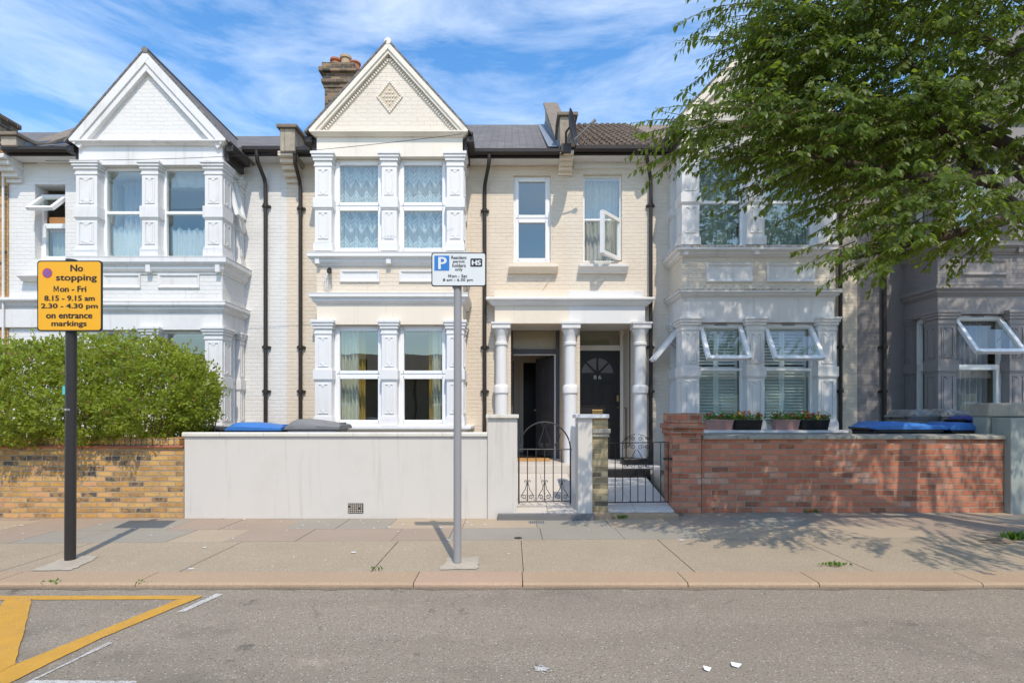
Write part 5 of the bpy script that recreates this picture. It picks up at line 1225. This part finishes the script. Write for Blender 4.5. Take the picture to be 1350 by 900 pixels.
wheelie('grey-lidded bin behind the red wall, nearer the downpipe of the mauve house', X(1203, 8.95), 8.95, Z(542, 8.8), 0, M['grey_bin'], M['grey_bin'], L=.5, lidh=.1)
wheelie('grey-lidded bin behind the red wall, nearer the mauve bay window', X(1240, 8.95), 8.9, Z(541.5, 8.8), 0, M['grey_bin'], M['grey_bin'], L=.5, lidh=.1)
wheelie('navy-lidded black bin tucked against the concrete wall', X(1280, 8.5), 8.45, Z(546, 8.3), 0, M['blue_bin_dark'], M['black_bin'], L=.52, lidh=.05)

# ------------------------------------------------------------------ window boxes
LEAF4 = np.array([(0, 0, 0), (-.32, .45, .06), (0, .5, -.03), (.32, .45, .06), (0, 1, -.08)]); LF4 = [(0, 2, 1), (0, 3, 2), (1, 2, 4), (2, 3, 4)]
def unit(n): v = rng.normal(size=(n, 3)); return v / np.linalg.norm(v, axis=1, keepdims=True)
fl_proto = {}
def flower_mesh(mat):
    mb = MB()
    for k in range(6):
        a = 2 * math.pi * k / 6; c, s = math.cos(a), math.sin(a); mb.add([(0, 0, 0), (.02 * math.cos(a - .4), .012, .02 * math.sin(a - .4)), (.03 * c, .0, .03 * s), (.02 * math.cos(a + .4), .012, .02 * math.sin(a + .4))], [(0, 1, 2, 3)])
    return mb
def window_box(px0, px1, pot, lab, plab, cols, seed):
    random.seed(seed); y = YB - .02; zb0 = Z(567.5, 9.4); x0, x1 = X(px0, 9.4), X(px1, 9.4); zt_ = Z(553, 9.4)
    o = thing('window_box', lab, 'flower box', ((x0 + x1) / 2, y, zb0), 'flower boxes on the bay sill')
    mb = MB(); d = .09
    vs = [(x0 + .03, y - d * .75, zb0), (x1 - .03, y - d * .75, zb0), (x1 - .03, y + d * .75, zb0), (x0 + .03, y + d * .75, zb0), (x0 + .006, y - d, zt_ - .02), (x1 - .006, y - d, zt_ - .02), (x1 - .006, y + d, zt_ - .02), (x0 + .006, y + d, zt_ - .02)]
    mb.add(vs, [(0, 1, 2, 3)] + [(i, (i + 1) % 4, (i + 1) % 4 + 4, i + 4) for i in range(4)])
    mb.box(x0, x1, y - d - .006, y - d + .006, zt_ - .022, zt_); mb.box(x0, x1, y + d - .006, y + d + .006, zt_ - .022, zt_); mb.box(x0, x0 + .012, y - d + .0061, y + d - .0061, zt_ - .022, zt_); mb.box(x1 - .012, x1, y - d + .0061, y + d - .0061, zt_ - .022, zt_)
    mb.build('trough', pot, o, bevel=.004)
    mb = MB(); mb.quad((x0 + .01, y - d + .01, zt_ - .012), (x1 - .01, y - d + .01, zt_ - .012), (x1 - .01, y + d - .01, zt_ - .012), (x0 + .01, y + d - .01, zt_ - .012)); mb.build('soil', M['soil'], o)
    p = thing('bedding_plant', plab, 'plant', ((x0 + x1) / 2, y, zt_), 'bedding flowers in the boxes')
    n = 420; P = np.stack([rng.uniform(x0 - .02, x1 + .02, n), rng.normal(y, d * .6, n), zt_ + np.abs(rng.normal(0, .05, n))], 1)
    np_mesh('foliage', LEAF4, LF4, P, frames(unit(n) + [0, -.2, .5], unit(n)), rng.uniform(.025, .055, n), M['weed_leaf'], parent=p)
    for m in cols:
        mb = flower_mesh(m); o0 = None
        for k in range(6):
            loc = (random.uniform(x0, x1), y - random.uniform(0, .1), zt_ + random.uniform(.03, .14))
            if o0 is None: f = mb.build('flower', M[m], p); o0 = f
            else: f = o0.copy(); COL.objects.link(f); f.parent = p
            f.location = Vector(loc) - Vector(p.location); f.rotation_euler = (random.uniform(-.6, .6), random.uniform(0, 3), random.uniform(-.6, .6)); f.scale = (random.uniform(.8, 1.4),) * 3
window_box(931, 966, M['pink_pot'], 'dusty pink flower trough at the left of the left bay window', 'red flowers in the pink trough at the left of the left window', ['red_petal'], 1)
window_box(967, 1004, M['black'], 'black flower trough under the left bay window', 'yellow and orange flowers in the black trough under the left window', ['yellow_petal', 'orange_petal', 'red_petal'], 2)
window_box(1020, 1053, M['pink_pot'], 'dusty pink flower trough beside the middle pilaster, right window', 'red flowers in the pink trough beside the middle pilaster', ['red_petal'], 3)
window_box(1054, 1092, M['black'], 'black flower trough at the right of the right bay window', 'mixed bright flowers in the black trough at the right bay window', ['orange_petal', 'yellow_petal', 'red_petal'], 4)

# ------------------------------------------------------------------ fittings on the houses
d_ = thing('satellite_dish', 'dark satellite dish seen edge-on at the roof parapet', 'satellite dish', (X(752, 9.7), 9.65, Z(192, 9.7)))
mb = MB(); xx = X(751, 9.6); zc = Z(168, 9.6); prof = []
n = 24; ax_ = Vector((.93, -.35, .1)).normalized(); u_ = ax_.cross(Vector((0, 0, 1))).normalized(); v_ = ax_.cross(u_)
ringsr = [0, .1, .2, .28]; vs = []
for r_ in ringsr:
    for k in range(n): p = Vector((xx, 9.6, zc)) + u_ * r_ * math.cos(2 * math.pi * k / n) + v_ * r_ * 1.1 * math.sin(2 * math.pi * k / n) + ax_ * (r_ * r_ * .9); vs.append(tuple(p))
mb.add(vs, [(i * n + k, i * n + (k + 1) % n, (i + 1) * n + (k + 1) % n, (i + 1) * n + k) for i in range(len(ringsr) - 1) for k in range(n)]); mb.build('dish', M['brown_black'], d_, smooth=True)
mb = MB(); c0 = Vector((xx, 9.6, zc)); mb.tube([tuple(c0 - v_ * .28 * -1), tuple(c0 + ax_ * .4 + Vector((0, 0, -.05)))], .012, 6); mb.tube([tuple(c0 + ax_ * .4 + Vector((0, 0, -.05))), tuple(c0 + ax_ * .47)], .03, 8); mb.build('feed_arm', M['steel'], d_)
mb = MB(); mb.tube([tuple(c0), (xx - .06, 9.68, zc - .05), (xx - .06, 9.68, zc - .3)], .02, 8); mb.box(xx - .15, xx + .03, 9.62, 9.72, zc - .42, zc - .28); mb.build('bracket', M['brown_black'], d_)
cc = thing('security_camera', 'small black camera with trailing white wires on the cream bay', 'camera', (X(435, YB), YB, Z(358, YB)))
mb = MB(); xx, zz = X(435, YB), Z(357, YB); mb.box(xx - .05, xx + .02, YB - .02, YB + .04, zz - .03, zz + .03); mb.tube([(xx, YB - .02, zz), (xx + .05, YB - .16, zz - .015)], .035, 12); mb.build('camera_body', M['black'], cc)
mb = MB()
for k in range(4):
    o = (k - 1.5) * .025; mb.tube([(xx - .04, YB, zz - .02), (xx - .06 + o, YB - .02, zz - .12), (xx - .05 + o * 1.6, YB - .01, zz - .25 - .03 * k), (xx - .02 + o, YB + .02, zz - .34)], .006, 5)
mb.build('wires', M['white_clean'], cc)
cb = MB(); cb.tube([(X(60 + (609 - 60) * t, 8.6), 8.6, Z(212 + (177 - 212) * t, 8.6) - .12 * math.sin(math.pi * t)) for t in [k / 30 for k in range(31)]], .0042, 5)
tag(cb.build('overhead_cable', M['black']), 'thin black cable slung across the upper bay fronts', 'cable')
cb = MB(); cb.tube([(X(736, 10.26), 10.27, zw(350)), (X(716, 10.26), 10.27, zw(380)), (X(700, 10.26), 10.27, zw(396))], .006, 5); tag(cb.build('wall_cable', M['cream']), 'thin cream cable stapled down from the middle sill', 'cable')

# ground fittings, litter
mb = MB(); (gx, gy) = G(708, 688.5); mb.box(gx - .11, gx + .11, gy - .075, gy + .075, .0, .0055, 0)
for k in range(7):
    for j in (-1, 1): mb.box(gx - .095 + k * .028, gx - .08 + k * .028, gy + j * .035 - .025, gy + j * .035 + .025, .006, .0068, 1)
o = mb.build('drain_grate', [M['steel'], M['signblack']]); tag(o, 'small dark metal grate in the flagstones before the arched gate', 'drain cover')
mb = MB(); (gx, gy) = G(1041, 685); mb.box(gx - .09, gx + .09, gy - .06, gy + .06, .0, .006); mb.box(gx - .07, gx + .07, gy - .04, gy + .04, .0062, .009, 1); tag(mb.build('access_cover', [M['steel'], M['chrome']], bevel=.004), 'small square metal cover in the shaded flagstones by the red wall', 'drain cover')
mb = MB(); (gx, gy) = G(683, 709); mb.lathe(gx, gy, [(.045, .0), (.045, .0055), (.03, .007)], 18); tag(mb.build('stopcock_cover', M['signblack']), 'small round black cap in the flags left of the arched gate', 'drain cover')
for (px, py, lab) in ((932, 883, 'small white paper scrap on the road, left of the other'), (970, 878, 'larger white paper scrap on the road, right of the other')):
    gx, gy = G(px, py, ZR); mb = MB(); n = 5; s = .02 if px < 940 else .028
    vs = [(gx - s, gy - .014, ZR + .012), (gx + s * .2, gy - .024, ZR + .006), (gx + s * 1.1, gy - .01, ZR + .02), (gx + s * .7, gy + .02, ZR + .012), (gx - s * .8, gy + .017, ZR + .02), (gx, gy, ZR + .022)]
    mb.add(vs, [(0, 1, 5), (1, 2, 5), (2, 3, 5), (3, 4, 5), (4, 0, 5)]); tag(mb.build('paper_scrap', M['paper']), lab, 'litter', 'paper litter on the road')

# weeds in the cracks
def weed(px, py, label, n=60, s=.06, spread=.07, zref=0.0, light=False):
    gx, gy = G(px, py, zref); P = np.stack([rng.normal(gx, spread, n), rng.normal(gy, spread * .35, n), zref + .005 + np.abs(rng.normal(0, .012, n))], 1)
    ax = unit(n) * .7 + np.array([0, 0, .9]); o = np_mesh('weed', LEAF4, LF4, P, frames(ax, unit(n)), rng.uniform(.5, 1.2, n) * s, M['weed_leaf']); tag(o, label, 'weed', 'weeds growing from the paving')
weed(820, 684, 'low green weed at the foot of the threshold between the gates', 70, .06, .06)
weed(934, 674, 'bushy weed at the foot of the red brick pier', 120, .07, .1)
weed(1336, 711, 'fresh bright green weed by the tree roots at the right edge', 110, .08, .06)
weed(68, 773, 'clump of weeds in the kerb gutter beneath the yellow sign', 80, .04, .05, ZR)
weed(191, 773, 'small weed in the kerb gutter right of the yellow sign', 50, .03, .04, ZR)
weed(1072, 676, 'tiny weed at the middle of the red wall foot', 40, .04, .05)
weed(1102, 746, 'flat tuft of moss and weed on the strip in tree shadow', 60, .035, .06)
weed(496, 752, 'tiny sprig of weed behind the kerb, left of the grey post', 24, .03, .03)
weed(1282, 669, 'dry weed at the right end of the red wall foot', 30, .05, .05)

# ------------------------------------------------------------------ hedge
def hedge():
    H = thing('privet_hedge', 'dense bright green hedge spilling over the yellow brick wall', 'hedge', (X(110, 7.5), 7.5, 0))
    lobes = []
    for px, py, Yc, rx, ry, rz in [(-120, 510, 7.6, 1.0, .75, .72), (0, 512, 7.55, .8, .72, .70), (70, 512, 7.6, .7, .72, .70), (140, 508, 7.6, .7, .75, .72), (195, 508, 7.6, .62, .72, .70), (228, 520, 7.6, .5, .62, .6), (248, 528, 7.6, .4, .45, .5), (20, 543, 7.2, .8, .62, .5), (110, 545, 7.22, .8, .6, .45), (185, 543, 7.3, .65, .58, .42), (-100, 545, 7.2, .9, .62, .5)]:
        lobes.append((np.array([X(px, Yc), Yc, Z(py, Yc)]), np.array([rx, ry, rz])))
    P = []; N_ = []
    for c, r in lobes:
        n = int(15000 * r[0]); u = unit(n); rad = 1 - np.abs(rng.normal(0, .2, n)); rad = np.clip(rad, .3, 1.06)
        bump_ = 1 + .13 * np.sin(u[:, 0] * 7 + c[0] * 3) * np.cos(u[:, 2] * 8) + .05 * np.sin(u[:, 1] * 13 + u[:, 2] * 11)
        p = c + u * r * (rad * bump_)[:, None]; keep = np.ones(n, bool)
        for c2, r2 in lobes:
            if c2 is c: continue
            keep &= (((p - c2) / r2) ** 2).sum(1) > .55
        keep &= p[:, 2] > 1.0 - .12 * rng.random(n)
        pk = np.sin(p[:, 0] * 9.1 + 2 * np.sin(p[:, 2] * 5.3)) + np.sin(p[:, 2] * 11.7 + 1.7 * np.sin(p[:, 0] * 6.1 + 1)) + .8 * np.sin(p[:, 1] * 10 + p[:, 0] * 4)
        keep &= ~((pk > 0.95) & (rad > .70) & (rng.random(n) < .93))
        P.append(p[keep]); N_.append(u[keep])
    # sprigs standing out of the outline
    for k in range(620):
        c, r = lobes[rng.integers(len(lobes))]; u = unit(1)[0]; u[2] = abs(u[2]) * .9; base = c + u * r * .98; m = 12; t = np.linspace(0, rng.uniform(.08, .2), m)[:, None]
        dirv = u * .7 + np.array([0, 0, .6]); P.append(base + dirv * t + rng.normal(0, .008, (m, 3))); N_.append(np.tile(u, (m, 1)))
    P = np.concatenate(P); N_ = np.concatenate(N_); n = len(P)
    ax = N_ * .8 + unit(n) * .8 + np.array([0, 0, .3])
    np_mesh('foliage', LEAF4, LF4, P, frames(ax, N_ + unit(n) * .6), rng.uniform(.028, .066, n), [M['hedge_leaf'], M['dead_leaf']], midx=(rng.random(n) < .035).astype(int), parent=H)
    mb = MB()
    for k in range(70):
        c, r = lobes[k % len(lobes)]; x = c[0] + random.uniform(-.3, .3); y = c[1] + random.uniform(-.2, .2)
        pts = [(x, 7.55, .2), (x + random.uniform(-.1, .1), y, 1.0), (x + random.uniform(-.3, .3), y + random.uniform(-.3, .3), c[2] + r[2] * random.uniform(.1, .7))]; mb.tube(pts, .016, 5, 0, .005)
    mb.build('stems', M['twig'], H)
hedge()

# ------------------------------------------------------------------ street tree
def tree():
    base = Vector((6.35, 5.25, 0))
    T = thing('street_tree', 'broad leafy street tree overhanging the pavement from the right', 'tree', tuple(base))
    mb = MB(); tr = [base + Vector(v) for v in ((0, 0, -.1), (.0, .0, .25), (-.03, .02, 1.2), (-.12, .05, 2.2), (-.2, .08, 3.2), (-.15, .1, 4.6), (-.1, .2, 6.2), (.0, .3, 7.8))]
    mb.tube([tuple(v) for v in tr], .27, 14, 0, .06); mb.tube([tuple(base + Vector(v)) for v in ((0, 0, -.05), (0, 0, .1), (0, 0, .5))], .42, 14, 0, .24); mb.build('trunk', M['bark'], T, smooth=True)
    def at(px, py, Y): return Vector((X(px, Y), Y, Z(py, Y)))
    # limbs: name points in space, each its own part
    limbs = [[tr[4] + Vector((0, 0, -.4)), at(1345, 282, 5.0), at(1300, 235, 4.9), at(1225, 150, 4.9), at(1130, 120, 4.85), at(1040, 95, 4.8)],
             [tr[4], at(1330, 190, 5.2), at(1250, 150, 5.4), at(1180, 60, 5.5), at(1120, -40, 5.6), at(1080, -120, 5.7)],
             [at(1300, 235, 4.9), at(1220, 235, 4.7), at(1120, 215, 4.6), at(1030, 200, 4.6)],
             [at(1345, 282, 5.0), at(1290, 300, 4.5), at(1200, 320, 4.3), at(1120, 345, 4.25)],
             [tr[5], tr[5] + Vector((-1.2, .5, 1.0)), tr[5] + Vector((-2.2, .9, 1.8)), tr[5] + Vector((-2.8, 1.0, 2.7))],
             [tr[5], tr[5] + Vector((1.0, .6, 1.2)), tr[5] + Vector((2.2, 1.0, 2.2))], [tr[5], tr[5] + Vector((-.5, -1.2, .9)), tr[5] + Vector((-1.3, -2.0, 1.6))],
             [tr[6], tr[6] + Vector((-1.0, .2, 1.4)), tr[6] + Vector((-1.7, .3, 2.6))], [tr[6], tr[6] + Vector((.8, .9, 1.2)), tr[6] + Vector((1.4, 1.6, 2.2))],
             [tr[4], at(1360, 240, 6.2), at(1290, 190, 6.8), at(1230, 130, 7.2)]]
    for L in limbs:
        mb = MB(); r0 = .075
        mb.tube([tuple(p + Vector((random.uniform(-.03, .03),) * 3)) for p in L], r0, 9, 0, .006); mb.build('branch', M['bark'], T, smooth=True)
    # crown volume: lobes in space with weights
    lobes = []
    def lobe(px, py, Y, r, n, droop=.5): lobes.append((np.array(at(px, py, Y)), np.array(r), n, droop))
    lobe(1290, 60, 5.3, (1.15, 1.1, .9), 420); lobe(1180, 90, 5.2, (.95, 1.0, .75), 360); lobe(1090, 100, 5.0, (.65, .8, .55), 210); lobe(1060, 78, 4.9, (.33, .5, .4), 90)
    lobe(1110, 10, 5.2, (.75, .9, .5), 230); lobe(1035, 12, 4.9, (.25, .45, .22), 40); lobe(1010, 165, 4.7, (.46, .5, .18), 80); lobe(925, 168, 4.65, (.25, .3, .12), 30)
    lobe(1090, 180, 4.7, (.58, .6, .25), 125); lobe(1190, 190, 4.9, (.65, .8, .35), 200); lobe(1290, 180, 5.2, (.6, .9, .42), 200); lobe(1040, 222, 4.6, (.35, .4, .1), 16)
    lobe(1170, 250, 4.6, (.42, .5, .15), 40); lobe(1240, 275, 4.4, (.45, .45, .14), 60); lobe(1320, 285, 4.5, (.3, .5, .2), 44); lobe(1165, 305, 4.35, (.3, .35, .09), 20); lobe(1150, 338, 4.3, (.2, .25, .06), 10); lobe(1220, 322, 4.3, (.25, .3, .08), 14)
    lobe(1290, 250, 4.0, (.3, .3, .14), 16); lobe(965, 55, 4.8, (.12, .2, .06), 9); lobe(960, 8, 4.8, (.1, .2, .06), 6)
    up = [((4.7, 5.6, 6.4), (1.4, 1.4, 1.1), 420), ((6.2, 5.8, 6.6), (1.6, 1.7, 1.3), 420), ((4.9, 5.7, 8.0), (1.4, 1.5, 1.3), 460), ((6.6, 6.0, 8.6), (1.6, 1.7, 1.4), 400), ((7.8, 5.6, 6.6), (1.5, 1.6, 1.4), 330), ((5.2, 5.9, 9.6), (1.3, 1.4, 1.1), 380),
          ((6.8, 6.0, 10.3), (1.5, 1.5, 1.2), 320), ((5.6, 5.9, 11.2), (1.2, 1.2, .9), 220), ((5.4, 4.2, 6.0), (1.1, 1.1, .9), 180), ((7.4, 4.2, 5.6), (1.3, 1.3, 1.1), 180), ((7.4, 6.2, 4.6), (1.0, 1.2, 1.0), 200), ((9.2, 5.8, 6.4), (1.2, 1.5, 1.5), 260), ((8.6, 6.0, 8.6), (1.4, 1.5, 1.3), 260), ((8.6, 6.3, 5.0), (1.1, 1.1, .9), 160), ((10.2, 6.0, 7.6), (1.1, 1.3, 1.4), 160), ((4.9, 3.3, 3.4), (.5, .5, .25), 40), ((5.9, 3.5, 3.7), (.6, .6, .35), 60), ((6.8, 4.0, 3.9), (.7, .7, .4), 70)]
    for c, r, n in up: lobes.append((np.array(c), np.array(r), n, .45))
    crown_c = np.array((5.8, 5.4, 4.6))
    P, A, Nn, S = [], [], [], []; tw = MB()
    for c, r, n, droop in lobes:
        for k in range(n):
            u = unit(1)[0]; p0 = c + u * r * rng.uniform(.25, 1.0) ** .6
            out = (p0 - crown_c); out[2] *= .4; out /= np.linalg.norm(out) + 1e-6
            d = out * .9 + u * .5 + rng.normal(0, .25, 3); d[2] = d[2] * .5 - .15; d /= np.linalg.norm(d)
            L = rng.uniform(.3, .55); m = int(L / .0185); t = np.linspace(.05, 1, m)
            pts = p0 + np.outer(t * L, d) + np.outer(t ** 2, [0, 0, -droop * .22 * L])
            tw.tube([tuple(pts[0]), tuple(pts[m // 2]), tuple(pts[-1])], .005, 4, 0, .0015)
            sd_ = np.cross(d, [0, 0, 1.0]); sd_ /= np.linalg.norm(sd_) + 1e-6
            sg = np.where(np.arange(m) % 2 == 0, 1.0, -1.0)[:, None]
            ax = d * .55 + sg * sd_ * .8 + np.array([0, 0, -.85]) + rng.normal(0, .28, (m, 3))
            P.append(pts + rng.normal(0, .008, (m, 3))); A.append(ax); Nn.append(np.array([0, 0, 1.0]) + rng.normal(0, .4, (m, 3)) + out * .3); S.append(rng.uniform(.036, .084, m))
    P, A, Nn, S = map(np.concatenate, (P, A, Nn, S))
    LT = np.array([(0, 0, 0), (-.2, .3, .04), (0, .33, 0), (.2, .3, .04), (-.2, .58, .03), (0, .62, -.02), (.2, .58, .03), (0, 1, -.1)])
    FT = [(0, 2, 1), (0, 3, 2), (1, 2, 5, 4), (2, 3, 6, 5), (4, 5, 7), (5, 6, 7)]
    cr = np_mesh('crown', LT, FT, P, frames(A, Nn), S, M['tree_leaf'], parent=T)
    tw.build('twigs', M['twig'], T, fix=False)
    mb = MB(); gx, gy = G(1312, 714); n = 18
    mb.add([(gx + .2 * math.cos(q) * random.uniform(.8, 1.1), gy + .09 * math.sin(q) * random.uniform(.8, 1.1), .006) for q in [2 * math.pi * k / n for k in range(n)]] + [(gx + .1, gy, .05)], [(k, (k + 1) % n, n) for k in range(n)]); tag(mb.build('bare_soil', M['joint']), kind='structure')
    print('leaves', len(P))
tree()

# ------------------------------------------------------------------ houses across the road (seen in the window panes)
def opposite(x, lab, ridge):
    y = -19.0; o = thing('house_opposite', lab, 'house', (x, y, 0), 'low houses across the road')
    mb = MB(); mb.holes(lambda u, d, z: (x + u, y + d, z), -3.4, 3.4, 0, 3.9, [(-2.4, -.6, 1.0, 2.8), (.8, 2.2, 1.0, 2.8)], .2); mb.box(x - 3.4, x + 3.4, y - 6, y - 5.8, 0, 3.9); mb.box(x - 3.39, x - 3.2, y - 5.79, y - .21, 0, 3.9); mb.box(x + 3.2, x + 3.39, y - 5.79, y - .21, 0, 3.9); mb.box(x - 3.19, x + 3.19, y - 5.79, y - .21, 3.6, 3.89); mb.build('wall', M['chimney_brick'], o)
    mb = MB(); mb.prism([(y + .4, 3.9), (y - 3, ridge), (y - 6.4, 3.9)], 'yz', x - 3.5, x + 3.5); mb.build('roof', M['tile_brown'], o)
    for u0, u1 in ((-2.4, -.6), (.8, 2.2)): window_unit(o, lambda u, d, z: (x + u, y + d, z), u0, u1, 1.0, 2.8, 2.1, sb=.1)
for k in range(12): opposite(-38.5 + 7 * k, ['red-roofed', 'brown-roofed'][k % 2] + ' low brick house across the road', 6.0)
for o in bpy.data.objects:
    if o.name.startswith('house_opposite'): o['label'] = 'low brick house across the road with brown tiled roof'
for o in list(bpy.data.objects):
    if '_w' in o.keys(): del o['_w']
